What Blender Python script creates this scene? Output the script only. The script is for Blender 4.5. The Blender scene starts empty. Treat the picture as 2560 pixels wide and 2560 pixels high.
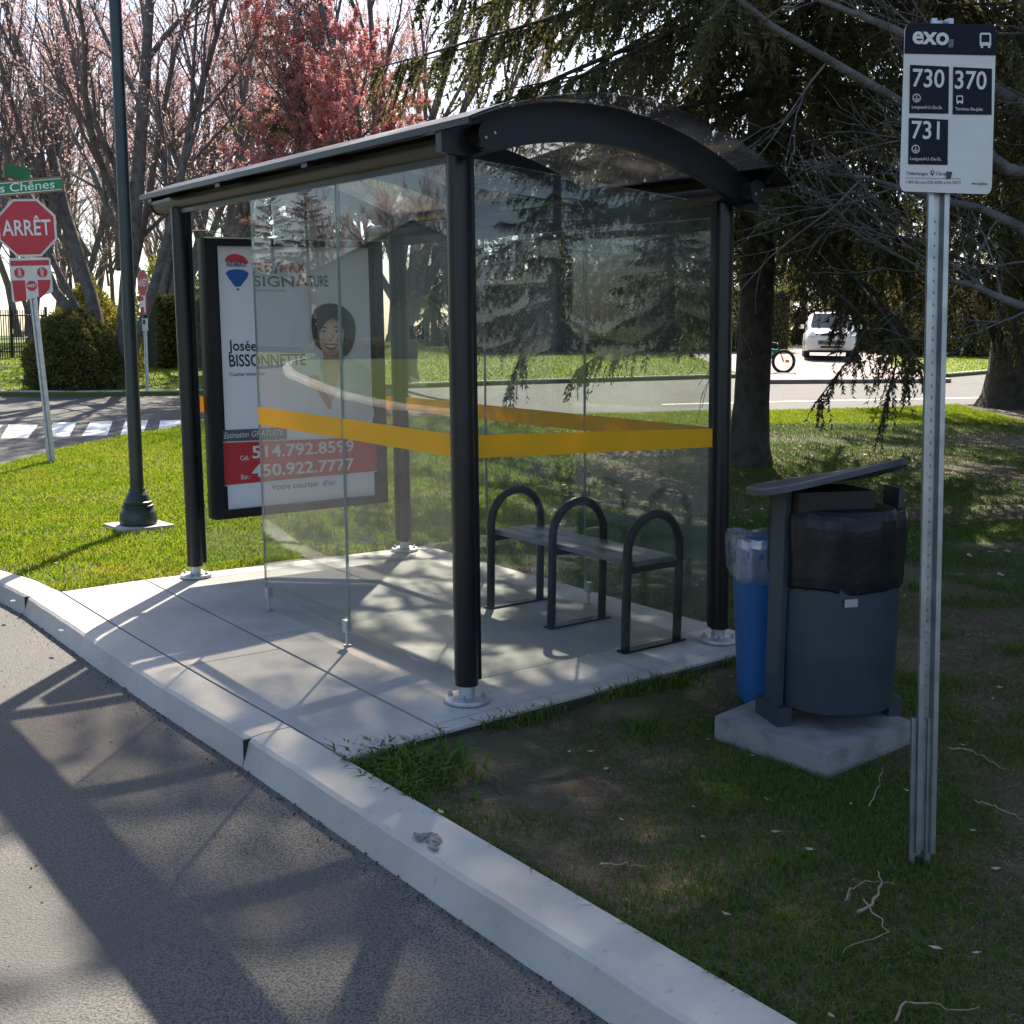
import bpy, math, random
import numpy as np
from mathutils import Vector, Matrix
from mathutils.geometry import delaunay_2d_cdt

# ------------------------------------------------------------------ camera, sky, sun, exposure
SC = bpy.context.scene
COL = SC.collection
F_PX, PIT, ROLL, CY = 2656.85, math.radians(7.1634), math.radians(0.56484), 1206.7
Fw = np.array([0, math.cos(PIT), -math.sin(PIT)])
_R0 = np.array([1., 0, 0]); _U0 = np.cross(_R0, Fw)
Rt = math.cos(ROLL)*_R0 + math.sin(ROLL)*_U0
Up = -math.sin(ROLL)*_R0 + math.cos(ROLL)*_U0
CAM = np.array([0, 0, 1.5])
cd = bpy.data.cameras.new('camera'); cam = bpy.data.objects.new('camera', cd); COL.objects.link(cam)
m = Matrix.Identity(4)
for i in range(3):
    m[i][0], m[i][1], m[i][2], m[i][3] = Rt[i], Up[i], -Fw[i], CAM[i]
cam.matrix_world = m
cd.sensor_width = 36; cd.lens = 36*F_PX/2560; cd.shift_y = -(1280-CY)/2560
cd.clip_start = 0.05; cd.clip_end = 2000
SC.camera = cam
SUN_EL, SUN_AZ = math.radians(47.0), math.radians(4.2)      # azimuth from +Y towards +X
w = bpy.data.worlds.new('World'); SC.world = w; w.use_nodes = True
nt = w.node_tree; bg = nt.nodes['Background']
sky = nt.nodes.new('ShaderNodeTexSky'); sky.sky_type = 'NISHITA'; sky.sun_disc = False
sky.sun_elevation = SUN_EL; sky.sun_rotation = SUN_AZ
sky.air_density = 1.0; sky.dust_density = 1.6; sky.ozone_density = 1.0
nt.links.new(sky.outputs[0], bg.inputs[0]); bg.inputs[1].default_value = 0.088
sl = bpy.data.lights.new('sun', 'SUN'); sl.energy = 5.0; sl.angle = math.radians(0.53); sl.color = (1, .91, .77)
so = bpy.data.objects.new('sun', sl); COL.objects.link(so)
sd = Vector((math.sin(SUN_AZ)*math.cos(SUN_EL), math.cos(SUN_AZ)*math.cos(SUN_EL), math.sin(SUN_EL)))
so.rotation_euler = sd.to_track_quat('Z', 'Y').to_euler(); so.location = (0, 0, 30)
SC.view_settings.view_transform = 'Standard'; SC.view_settings.look = 'None'
SC.view_settings.exposure = 1.58; SC.view_settings.gamma = 1
SC.render.engine = 'CYCLES'
SC.cycles.max_bounces = 10; SC.cycles.transparent_max_bounces = 24; SC.cycles.diffuse_bounces = 3
SC.cycles.glossy_bounces = 3; SC.cycles.use_denoising = True; SC.cycles.use_adaptive_sampling = True; SC.cycles.adaptive_threshold = .012; SC.cycles.adaptive_min_samples = 48
SC.cycles.caustics_reflective = False; SC.cycles.caustics_refractive = False

# ------------------------------------------------------------------ terrain and rays
D = 2560/1932.0
def G(y):
    t = np.clip(np.asarray(y, float)-8, 0, None)
    a = .045*t*t/(t+4)
    far = 1.28+1.11*(1-np.exp(-(np.clip(t, 32, None)-32)/25))
    return np.where(t < 32, a, far)
def ray(x, y):
    return Fw + Rt*(x*D-1280)/F_PX - Up*(y*D-CY)/F_PX
def aty(x, y, Y):                      # point at depth Y seen at (x, y) of a 1932-pixel-wide view of the photograph
    d = ray(x, y); return CAM + d*(Y/d[1])
def ong(x, y, off=0.):                 # point of the terrain (+off) seen there
    d = ray(x, y); lo, hi = .5, 400.
    for _ in range(70):
        k = (lo+hi)/2
        if CAM[2]+d[2]*k-float(G(d[1]*k))-off > 0: lo = k
        else: hi = k
    return CAM + d*lo

# ------------------------------------------------------------------ shelter frame of reference
X1, Y1, YAW, SL, SW, SH, ZB = -.1837, 4.4073, math.radians(37.888), 3.0555, 1.6029, 2.2803, 2.3244
HA, HB, LA, LB = .0232, -.0370, .01456, -.01466
fx, fy = -math.sin(YAW), math.cos(YAW); bx_, by_ = math.cos(YAW), math.sin(YAW)
def S(p):                              # (along the kerb, back from it, up) -> world, with the lean the shelter has
    a, b, z = p
    A = a+LA*z; B = b+LB*z
    return (X1+A*fx+B*bx_, Y1+A*fy+B*by_, z+(HA*a+HB*b)*z/SH)
def K(p):                              # the same frame, upright and level
    a, b, z = p
    return (X1+a*fx+b*bx_, Y1+a*fy+b*by_, z)
def toK(x, y):
    dx, dy = x-X1, y-Y1
    return dx*fx+dy*fy, dx*bx_+dy*by_

# ------------------------------------------------------------------ materials
def mat(name, col, rough=.6, metal=0., var=None, bump=None, spec=.5, trans=0., var2=None, coord='Object', emis=0):
    M = bpy.data.materials.new(name); M.use_nodes = True
    n = M.node_tree; L = n.links; B = n.nodes['Principled BSDF']; out = n.nodes['Material Output']
    B.inputs['Base Color'].default_value = (*col, 1); B.inputs['Roughness'].default_value = rough
    B.inputs['Metallic'].default_value = metal; B.inputs['Specular IOR Level'].default_value = spec
    tc = n.nodes.new('ShaderNodeTexCoord'); src = None
    def noise(scale, detail=4, dist=0):
        t = n.nodes.new('ShaderNodeTexNoise'); t.inputs['Scale'].default_value = scale
        t.inputs['Detail'].default_value = detail; t.inputs['Distortion'].default_value = dist
        L.new(tc.outputs[coord], t.inputs['Vector']); return t
    cur = None
    for v in (var, var2):
        if not v: continue
        scale, col2, lo, hi = v[:4]
        t = noise(scale, v[4] if len(v) > 4 else 4)
        mr = n.nodes.new('ShaderNodeMapRange'); mr.inputs[1].default_value = lo; mr.inputs[2].default_value = hi
        L.new(t.outputs[0], mr.inputs[0])
        mx = n.nodes.new('ShaderNodeMix'); mx.data_type = 'RGBA'
        L.new(mr.outputs[0], mx.inputs[0])
        if cur: L.new(cur, mx.inputs[6])
        else: mx.inputs[6].default_value = (*col, 1)
        mx.inputs[7].default_value = (*col2, 1); cur = mx.outputs[2]
    if cur: L.new(cur, B.inputs['Base Color'])
    if bump:
        t = noise(bump[0], 5); bp = n.nodes.new('ShaderNodeBump')
        bp.inputs['Strength'].default_value = bump[1]; bp.inputs['Distance'].default_value = bump[2] if len(bump) > 2 else .01
        L.new(t.outputs[0], bp.inputs['Height']); L.new(bp.outputs[0], B.inputs['Normal'])
    if trans:
        tr = n.nodes.new('ShaderNodeBsdfTranslucent'); ms = n.nodes.new('ShaderNodeMixShader')
        ms.inputs[0].default_value = trans
        if cur: L.new(cur, tr.inputs[0])
        else: tr.inputs[0].default_value = (*col, 1)
        L.new(B.outputs[0], ms.inputs[1]); L.new(tr.outputs[0], ms.inputs[2]); L.new(ms.outputs[0], out.inputs[0])
    return M
def glassmat(name, tint, base=.04, dust=.03, dustcol=(.5, .5, .48), rough=0., through=False):
    M = bpy.data.materials.new(name); M.use_nodes = True
    n = M.node_tree; L = n.links; n.nodes.remove(n.nodes['Principled BSDF']); out = n.nodes['Material Output']
    lw = n.nodes.new('ShaderNodeLayerWeight'); lw.inputs[0].default_value = .5
    pw = n.nodes.new('ShaderNodeMath'); pw.operation = 'POWER'; pw.inputs[1].default_value = 4.3
    ma = n.nodes.new('ShaderNodeMath'); ma.operation = 'MULTIPLY_ADD'; ma.inputs[1].default_value = 1-base; ma.inputs[2].default_value = base
    tr = n.nodes.new('ShaderNodeBsdfTransparent'); tr.inputs[0].default_value = (*tint, 1)
    gl = n.nodes.new('ShaderNodeBsdfGlossy'); gl.inputs['Roughness'].default_value = rough
    df = n.nodes.new('ShaderNodeBsdfTranslucent' if through else 'ShaderNodeBsdfDiffuse'); df.inputs[0].default_value = (*dustcol, 1)
    m1 = n.nodes.new('ShaderNodeMixShader'); m2 = n.nodes.new('ShaderNodeMixShader')
    tc = n.nodes.new('ShaderNodeTexCoord'); ns = n.nodes.new('ShaderNodeTexNoise'); ns.inputs['Scale'].default_value = 3.
    ns.inputs['Detail'].default_value = 6
    mr = n.nodes.new('ShaderNodeMapRange'); mr.inputs[1].default_value = .35; mr.inputs[2].default_value = .75
    mr.inputs[3].default_value = dust*.35; mr.inputs[4].default_value = dust*2.2
    L.new(tc.outputs['Object'], ns.inputs[0]); L.new(ns.outputs[0], mr.inputs[0])
    L.new(lw.outputs['Facing'], pw.inputs[0]); L.new(pw.outputs[0], ma.inputs[0]); L.new(ma.outputs[0], m2.inputs[0])
    L.new(mr.outputs[0], m1.inputs[0]); L.new(tr.outputs[0], m1.inputs[1]); L.new(df.outputs[0], m1.inputs[2])
    L.new(m1.outputs[0], m2.inputs[1]); L.new(gl.outputs[0], m2.inputs[2]); L.new(m2.outputs[0], out.inputs[0])
    return M
MT = {}
MT['conc'] = mat('concrete', (.48, .455, .415), .85, var=(1.9, (.35, .335, .31), .35, .66, 8), var2=(18, (.33, .315, .29), .56, .85, 7), bump=(140, .25, .004))
MT['kerbconc'] = mat('kerb_concrete', (.48, .455, .41), .85, var=(1.7, (.33, .31, .275), .4, .70, 8), var2=(30, (.27, .255, .23), .62, .85, 6), bump=(90, .35, .005))
MT['joint'] = mat('joint_dirt', (.03, .027, .022), .95)
MT['asph'] = mat('asphalt', (.150, .142, .134), .9, var=(135, (.036, .035, .035), .42, .64, 2), var2=(.9, (.088, .083, .079), .42, .68, 6), bump=(140, 1., .007))
MT['asphpink'] = mat('driveway_asphalt', (.27, .21, .195), .9, var=(1.5, (.2, .16, .15), .4, .7, 5), var2=(60, (.16, .13, .125), .55, .8))
MT['paint'] = mat('road_paint', (.75, .75, .73), .7, var=(30, (.5, .5, .49), .55, .8))
MT['soil'] = mat('soil', (.062, .048, .031), .95, var=(9, (.15, .11, .07), .48, .76, 6), var2=(1.2, (.05, .06, .02), .45, .65, 4), bump=(60, .8, .02))
MT['lawn'] = mat('lawn_soil', (.10, .135, .025), .95, var=(8, (.13, .14, .03), .5, .8, 5), bump=(60, .8, .02))
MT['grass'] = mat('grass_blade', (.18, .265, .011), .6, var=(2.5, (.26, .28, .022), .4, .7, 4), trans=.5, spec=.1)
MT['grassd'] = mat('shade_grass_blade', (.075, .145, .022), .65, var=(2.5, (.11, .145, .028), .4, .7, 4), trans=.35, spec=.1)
MT['straw'] = mat('straw', (.36, .28, .15), .8, var=(20, (.2, .14, .08), .4, .7), trans=.25, spec=.2)
MT['leaf'] = mat('dead_leaf', (.5, .42, .32), .8, var=(14, (.3, .2, .12), .4, .7), trans=.2)
MT['twigw'] = mat('weathered_twig', (.30, .235, .17), .85, var=(60, (.17, .12, .08), .45, .7))
MT['litter'] = mat('needle_litter', (.23, .155, .09), .9, var=(30, (.08, .05, .03), .4, .65))
MT['black'] = mat('black_powder_coat', (.010, .011, .013), .34, spec=.35, var=(3, (.014, .015, .017), .4, .7))
MT['blackm'] = mat('black_matt', (.010, .010, .011), .55)
MT['dgrey'] = mat('dark_grey_paint', (.026, .037, .052), .45, var=(6, (.034, .046, .062), .4, .7, 6), var2=(40, (.05, .06, .07), .66, .8))
MT['galv'] = mat('galvanised_steel', (.42, .44, .47), .42, .85, var=(14, (.28, .31, .34), .4, .7, 6), bump=(50, .1, .002))
MT['zinc'] = mat('zinc_plate', (.5, .51, .53), .5, .6, var=(18, (.36, .37, .39), .4, .7, 5))
MT['alu'] = mat('aluminium_edge', (.75, .75, .72), .35, .9)
MT['glass'] = glassmat('pane_glass', (.90, .92, .91), .055, .035)
MT['roof'] = glassmat('smoked_roof_sheet', (.72, .69, .66), .05, .055, (.45, .44, .43), 0., True)
MT['edge'] = mat('glass_edge', (.25, .33, .31), .3)
MT['yellow'] = mat('yellow_film', (.95, .56, .02), .45, trans=.4)
MT['poster'] = mat('poster_paper', (.82, .82, .86), .35)
MT['red'] = mat('print_red', (.55, .035, .045), .4)
MT['redlogo'] = mat('logo_red', (.62, .06, .08), .4)
MT['blue'] = mat('logo_blue', (.02, .12, .42), .4)
MT['navy'] = mat('logo_slate', (.07, .13, .22), .4)
MT['ink'] = mat('print_black', (.02, .02, .024), .45)
MT['inkgrey'] = mat('print_grey', (.09, .11, .12), .45)
MT['white'] = mat('print_white', (.74, .74, .74), .45)
MT['skin'] = mat('print_skin', (.70, .43, .33), .4, var=(7, (.60, .33, .24), .45, .7))
MT['skind'] = mat('print_skin_tone', (.52, .29, .21), .4)
MT['hair'] = mat('print_hair', (.035, .022, .02), .4, var=(22, (.08, .045, .035), .45, .7))
MT['lip'] = mat('print_lip', (.45, .09, .09), .4)
MT['blouse'] = mat('print_blouse', (.70, .72, .75), .4, var=(4, (.55, .58, .62), .45, .7))
MT['plate'] = mat('plate_beige', (.52, .51, .46), .5)
MT['signwhite'] = mat('sign_white', (.63, .62, .60), .4, var=(5, (.55, .54, .52), .45, .75))
MT['signnavy'] = mat('sign_navy', (.007, .009, .018), .6, spec=.2)
MT['signred'] = mat('sign_red', (.50, .012, .03), .4)
MT['signgreen'] = mat('sign_green', (.0, .19, .065), .4)
MT['wood'] = mat('sign_wood', (.24, .15, .10), .8)
MT['lampgreen'] = mat('lamp_post_paint', (.018, .03, .032), .4, var=(4, (.028, .045, .05), .4, .7))
MT['lens'] = mat('lamp_lens', (.6, .6, .58), .2)
MT['bag'] = mat('black_bag', (.010, .012, .015), .36, spec=.35, bump=(26, .25, .008))
MT['bagclear'] = glassmat('clear_bag', (.80, .82, .84), .12, .18, (.75, .78, .82), .12)
MT['bluebin'] = mat('blue_plastic', (.008, .10, .30), .5, var=(5, (.007, .075, .24), .4, .7, 7), var2=(60, (.06, .16, .36), .68, .8))
MT['sticker'] = mat('sticker', (.35, .36, .37), .5)
MT['bark'] = mat('bark', (.085, .072, .062), .95, var=(7, (.045, .038, .033), .4, .65, 8), bump=(22, 1., .05))
MT['barkgrey'] = mat('grey_bark', (.165, .147, .142), .9, var=(6, (.09, .08, .078), .4, .65, 8), bump=(30, 1., .03))
MT['twig'] = mat('twig_bark', (.20, .15, .15), .9, var=(3, (.13, .10, .10), .4, .7))
MT['bud'] = mat('pink_bud', (.62, .40, .42), .8, var=(1.2, (.52, .37, .32), .4, .7), trans=.5)
MT['redleaf'] = mat('red_leaf', (.60, .21, .21), .7, var=(1.4, (.50, .30, .25), .4, .7), trans=.5)
MT['needle'] = mat('spruce_needle', (.115, .118, .045), .7, var=(.9, (.19, .145, .07), .48, .72, 3), var2=(6, (.06, .07, .03), .45, .7), trans=.4, spec=.25)
MT['needle_shade'] = mat('shaded_needle', (.040, .048, .020), .75, var=(.9, (.075, .07, .03), .48, .72, 3), trans=.2, spec=.15)  # needle colour darkened to stand in for shade on the distant conifers
MT['needlel'] = mat('light_needle', (.12, .145, .035), .7, var=(1.5, (.22, .16, .05), .45, .7), trans=.35, spec=.2)
MT['cedar'] = mat('cedar_leaf', (.10, .115, .03), .75, var=(2.5, (.17, .14, .045), .4, .7), trans=.3, spec=.2)
MT['gold'] = mat('golden_cedar', (.30, .26, .04), .75, var=(2.5, (.17, .17, .035), .4, .7), trans=.35, spec=.2)
MT['yellowgreen'] = mat('yellow_green_leaf', (.30, .30, .06), .8, var=(.8, (.2, .22, .06), .4, .7), trans=.45)
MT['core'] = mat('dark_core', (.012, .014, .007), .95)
MT['carpaint'] = mat('white_car_paint', (.78, .79, .80), .18, spec=.6)
MT['carglass'] = mat('car_glass', (.012, .014, .016), .06, spec=.8)
MT['rubber'] = mat('rubber', (.012, .012, .012), .8)
MT['chrome'] = mat('chrome', (.7, .7, .72), .15, 1.)
MT['lampglass'] = mat('headlamp', (.55, .57, .6), .12, spec=.8)
MT['bikegreen'] = mat('bike_green', (.0, .16, .09), .35)
MT['bikeorange'] = mat('reflector_orange', (.8, .25, .03), .4)
MT['siding'] = mat('white_siding', (.62, .62, .60), .7)
MT['greysiding'] = mat('grey_siding', (.32, .34, .36), .75)
MT['shingle'] = mat('blue_grey_shingle', (.11, .15, .21), .9, var=(20, (.08, .11, .16), .4, .7))
MT['trim'] = mat('white_trim', (.75, .75, .74), .6)

# ------------------------------------------------------------------ mesh building
class MB:
    def __init__(s): s.v = []; s.q = []; s.t = []; s.n = 0; s.poly = []; s.qs = []; s.ts = []
    def add(s, v, q=None, t=None, smooth=True):
        v = np.asarray(v, float).reshape(-1, 3)
        if q is not None and len(q): s.q.append(np.asarray(q, np.int64)+s.n); s.qs.append(np.full(len(q), smooth))
        if t is not None and len(t): s.t.append(np.asarray(t, np.int64)+s.n); s.ts.append(np.full(len(t), smooth))
        s.v.append(v); s.n += len(v)
    def pts(s, P): s.v.append(np.asarray(P, float).reshape(-1, 3)); s.n += len(P)
    def face(s, P):                    # one flat polygon
        s.poly.append(list(range(s.n, s.n+len(P)))); s.pts(P)
    def box(s, lo, hi, T=None):
        c = [(x, y, z) for z in (lo[2], hi[2]) for y in (lo[1], hi[1]) for x in (lo[0], hi[0])]
        if T: c = [T(p) for p in c]
        s.add(c, [(0, 2, 3, 1), (4, 5, 7, 6), (0, 1, 5, 4), (2, 6, 7, 3), (0, 4, 6, 2), (1, 3, 7, 5)], smooth=False)
    def prism(s, poly, z0, z1, T=None):   # poly in the first two coordinates
        T = T or (lambda p: p); k = len(poly)
        s.face([T((x, y, z1)) for x, y in poly]); s.face([T((x, y, z0)) for x, y in reversed(poly)])
        for i in range(k):
            a, b = poly[i], poly[(i+1) % k]
            s.face([T((a[0], a[1], z0)), T((b[0], b[1], z0)), T((b[0], b[1], z1)), T((a[0], a[1], z1))])
    def tube(s, P, R, k=10, caps=True):
        P = np.asarray(P, float); n = len(P); R = np.broadcast_to(np.asarray(R, float), (n,))
        v, q = tubes(P[None], R[None], k); s.add(v, q)
        if caps:
            V = v.reshape(n, k, 3)
            s.face(V[0][::-1]); s.face(V[-1])
    def lathe(s, prof, c=(0, 0, 0), k=24, T=None):
        a = np.linspace(0, 2*np.pi, k, endpoint=False)
        V = np.array([[(c[0]+r*np.cos(x), c[1]+r*np.sin(x), c[2]+z) for x in a] for r, z in prof])
        if T: V = np.array([[T(p) for p in row] for row in V])
        n = len(prof)
        for i in range(n-1):           # separate rings keep sharp profile edges sharp
            s.add(np.concatenate([V[i], V[i+1]]), [(j, (j+1) % k, k+(j+1) % k, k+j) for j in range(k)])
        s.face(V[-1]); s.face(V[0][::-1])
    def build(s, name, material, parent=None, bevel=0, loc=None):
        V = np.concatenate(s.v) if s.v else np.zeros((0, 3))
        off = np.zeros(3)
        if parent is not None:
            p = parent
            while p is not None: off = off+np.array(p.location); p = p.parent
        elif loc is not None: off = np.array(loc, float)
        V = V-off
        me = bpy.data.meshes.new(name)
        q = np.concatenate(s.q) if s.q else np.zeros((0, 4), np.int64); t = np.concatenate(s.t) if s.t else np.zeros((0, 3), np.int64)
        npoly = len(q)+len(t)+len(s.poly)
        ls = np.concatenate([q.ravel(), t.ravel()]+[np.asarray(p) for p in s.poly]).astype(np.int32)
        tot = np.concatenate([np.full(len(q), 4), np.full(len(t), 3), np.array([len(p) for p in s.poly], int)]).astype(np.int32)
        st = np.concatenate([[0], np.cumsum(tot)[:-1]]).astype(np.int32) if npoly else np.zeros(0, np.int32)
        me.vertices.add(len(V)); me.vertices.foreach_set('co', V.astype(np.float32).ravel())
        me.loops.add(len(ls)); me.loops.foreach_set('vertex_index', ls)
        me.polygons.add(npoly); me.polygons.foreach_set('loop_start', st); me.polygons.foreach_set('loop_total', tot)
        sm = np.concatenate(s.qs+s.ts+[np.zeros(len(s.poly), bool)]) if npoly else np.zeros(0, bool)
        me.polygons.foreach_set('use_smooth', sm.astype(bool))
        me.update(calc_edges=True); me.validate()
        me.materials.append(material)
        o = bpy.data.objects.new(name, me); COL.objects.link(o)
        if parent is not None: o.parent = parent
        elif loc is not None: o.location = loc
        if bevel:
            b = o.modifiers.new('bevel', 'BEVEL'); b.width = bevel; b.segments = 2; b.limit_method = 'ANGLE'
        return o
def tubes(P, R, k):
    """P (B,n,3), R (B,n) -> vertices and quads of B tubes with k sides (frames carried along each path)"""
    B, n, _ = P.shape
    T = np.gradient(P, axis=1); T /= np.linalg.norm(T, axis=2, keepdims=True)+1e-9
    ax = np.eye(3)[np.argmin(np.abs(T[:, 0]), axis=1)]
    u = np.zeros_like(T); c = ax
    for i in range(n):
        c = c-T[:, i]*(c*T[:, i]).sum(1, keepdims=True); c = c/(np.linalg.norm(c, axis=1, keepdims=True)+1e-9); u[:, i] = c
    v = np.cross(T, u)
    a = np.linspace(0, 2*np.pi, k, endpoint=False)
    V = P[:, :, None, :]+R[:, :, None, None]*(u[:, :, None, :]*np.cos(a)[None, None, :, None]+v[:, :, None, :]*np.sin(a)[None, None, :, None])
    base = (np.arange(B)*n*k)[:, None, None]+(np.arange(n-1)*k)[None, :, None]
    j = np.arange(k)[None, None, :]; j2 = (j+1) % k
    q = np.stack([base+j, base+j2, base+k+j2, base+k+j], -1).reshape(-1, 4)
    return V.reshape(-1, 3), q
def tag(o, label=None, cat=None, group=None, kind=None):
    if label: o['label'] = label
    if cat: o['category'] = cat
    if group: o['group'] = group
    if kind: o['kind'] = kind
    return o
def thing(name, loc, label, cat, group=None):
    o = bpy.data.objects.new(name, None); COL.objects.link(o); o.location = tuple(loc); o.empty_display_size = .2
    return tag(o, label, cat, group)
def dup(root, loc, rz=0., sc=1., label=None, group=None):
    r = root.copy(); COL.objects.link(r); r.location = tuple(loc); r.rotation_euler = (0, 0, rz); r.scale = (sc, sc, sc)
    if label: r['label'] = label
    if group: r['group'] = group
    for ch in list(root.children):
        c = ch.copy(); COL.objects.link(c); c.parent = r
        for g in ch.children:
            d = g.copy(); COL.objects.link(d); d.parent = c
    return r
_tc = {}
def text_geo(s, bold=0.):
    key = (s, bold)
    if key not in _tc:
        cu = bpy.data.curves.new('t', 'FONT'); cu.body = s; cu.size = 1; cu.offset = bold; cu.resolution_u = 3
        ob = bpy.data.objects.new('t', cu); me = bpy.data.meshes.new_from_object(ob)
        V = np.array([v.co[:2] for v in me.vertices]); Fc = [list(p.vertices) for p in me.polygons]
        bpy.data.objects.remove(ob); bpy.data.curves.remove(cu); bpy.data.meshes.remove(me)
        _tc[key] = (V, Fc)
    return _tc[key]
def text(mb, s, T, x0, y0, x1, y1, h, bold=0., slant=0.):
    """letters along the baseline (x0,y0)-(x1,y1) with capital height h; T maps (x,y) to the world"""
    V, Fc = text_geo(s, bold); cap = text_geo('H', bold)[0]; ch = cap[:, 1].max()-cap[:, 1].min()
    a, b = V[:, 0].min(), V[:, 0].max()
    y = (V[:, 1]-cap[:, 1].min())*h/ch; u = (V[:, 0]-a)/(b-a)
    X = x0+u*(x1-x0)-(y1-y0)/max(1e-6, math.hypot(x1-x0, y1-y0))*y+slant*y; Y = y0+u*(y1-y0)+y
    n0 = mb.n; mb.pts([T(p) for p in zip(X, Y)])
    for f in Fc: mb.poly.append([n0+i for i in f])
def flat(mb, poly, T):
    mb.face([T(p) for p in poly])
def ell(cx, cy, rx, ry, n=28, a0=0, a1=360):
    return [(cx+rx*math.cos(math.radians(a)), cy+ry*math.sin(math.radians(a))) for a in np.linspace(a0, a1, n, endpoint=(a1-a0 != 360))]
def inpoly(x, y, poly):
    r = np.zeros(len(x), bool); k = len(poly)
    for i in range(k):
        x0, y0 = poly[i][:2]; x1, y1 = poly[(i+1) % k][:2]
        c = ((y0 > y) != (y1 > y)) & (x < (x1-x0)*(y-y0)/(y1-y0+1e-12)+x0); r ^= c
    return r
def sheet(name, poly, zf, material, step=1., skirt=.3, kind='structure', label=None):
    """a triangulated ground polygon that follows zf(x,y), with a skirt down its rim"""
    P = []
    k = len(poly)
    for i in range(k):
        a, b = np.array(poly[i][:2], float), np.array(poly[(i+1) % k][:2], float)
        n = max(1, int(np.linalg.norm(b-a)/step))
        for j in range(n): P.append(a+(b-a)*j/n)
    nb = len(P); A = np.array(P)
    gx, gy = np.meshgrid(np.arange(A[:, 0].min()+step/2, A[:, 0].max(), step), np.arange(A[:, 1].min()+step/2, A[:, 1].max(), step))
    gx, gy = gx.ravel(), gy.ravel(); ok = inpoly(gx, gy, P)
    allp = [Vector(p) for p in P]+[Vector((x, y)) for x, y in zip(gx[ok], gy[ok])]
    r = delaunay_2d_cdt(allp, [(i, (i+1) % nb) for i in range(nb)], [], 1, 1e-4)
    V = np.array([(v.x, v.y) for v in r[0]]); Z = np.asarray(zf(V[:, 0], V[:, 1]), float)+np.zeros(len(V))
    t = np.array(r[2]); a, b, c = V[t[:, 0]], V[t[:, 1]], V[t[:, 2]]
    cr = (b[:, 0]-a[:, 0])*(c[:, 1]-a[:, 1])-(b[:, 1]-a[:, 1])*(c[:, 0]-a[:, 0])
    t[cr < 0] = t[cr < 0][:, ::-1]
    mb = MB(); mb.add(np.c_[V, Z], t=t)
    if skirt:
        Zb = np.asarray(zf(A[:, 0], A[:, 1]), float)+np.zeros(nb)
        vv = np.concatenate([np.c_[A, Zb], np.c_[A, Zb-skirt]])
        mb.add(vv, [(i, (i+1) % nb, nb+(i+1) % nb, nb+i) for i in range(nb)], smooth=False)
    o = mb.build(name, material); tag(o, kind=kind)
    return o

# ------------------------------------------------------------------ ground, roads, lawns
rng = np.random.default_rng(7)
def bend(pts): return [(p[0], p[1]) for p in pts]
sheet('ground', [(-400, -200), (400, -200), (400, 600), (-400, 600)], lambda x, y: G(y)-.45, MT['lawn'], 20, 0)
mb = MB()
gx = np.linspace(-70, 70, 71); gy = np.concatenate([np.linspace(-40, 8, 25), np.linspace(8.5, 60, 60)])
XX, YY = np.meshgrid(gx, gy); nx_, ny_ = len(gx), len(gy)
ii = (np.arange(ny_-1)[:, None]*nx_+np.arange(nx_-1)[None, :]).ravel()
mb.add(np.c_[XX.ravel(), YY.ravel(), G(YY.ravel())-.12], np.c_[ii, ii+1, ii+1+nx_, ii+nx_])
tag(mb.build('road', MT['asph']), kind='structure')
# kerb line of the near lawn: straight past the shelter, then flaring out at the end of the bus bay
KB = [(-14, -.40), (-6, -.52), (-3.2, -.655), (-2.2, -.682), (-1.3, -.708), (-.3, -.735), (.2, -.752), (.9, -.782), (1.9, -.812), (3.15, -.832), (3.6, -.875), (4.05, -.985), (4.6, -1.12), (5.4, -1.22), (7.2, -1.30)]
kerbw = [K((a, b, 0))[:2] for a, b in KB]
edge = [ong(x, y)[:2] for x, y in ((0, 878), (100, 850), (250, 818), (380, 793), (480, 785), (700, 784), (900, 785), (1100, 780), (1450, 772), (1650, 768), (1860, 760))]
lawn_poly = [tuple(p) for p in kerbw]+[(-5.85, 10.6)]+[tuple(p) for p in edge]+[(18, 26.5), (40, 36), (60, 42), (60, -12)]
def lawn_z(x, y):
    a, b = toK(np.asarray(x), np.asarray(y))
    near = np.clip((-a-.05)/.3, 0, 1)*np.clip((b+.75)/.5, 0, 1)*np.clip((3-b)/1.5, 0, 1)
    rightside = np.clip((b-1.6)/.4, 0, 1)
    bumps = .012*np.sin(x*2.1+1.3*np.sin(y*1.7))*np.sin(y*2.6)
    return G(y)-.012-.045*near-.01*rightside+bumps*np.clip(near+rightside, 0, 1)
sheet('lawn', lawn_poly, lawn_z, MT['soil'], .5, .25)
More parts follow.
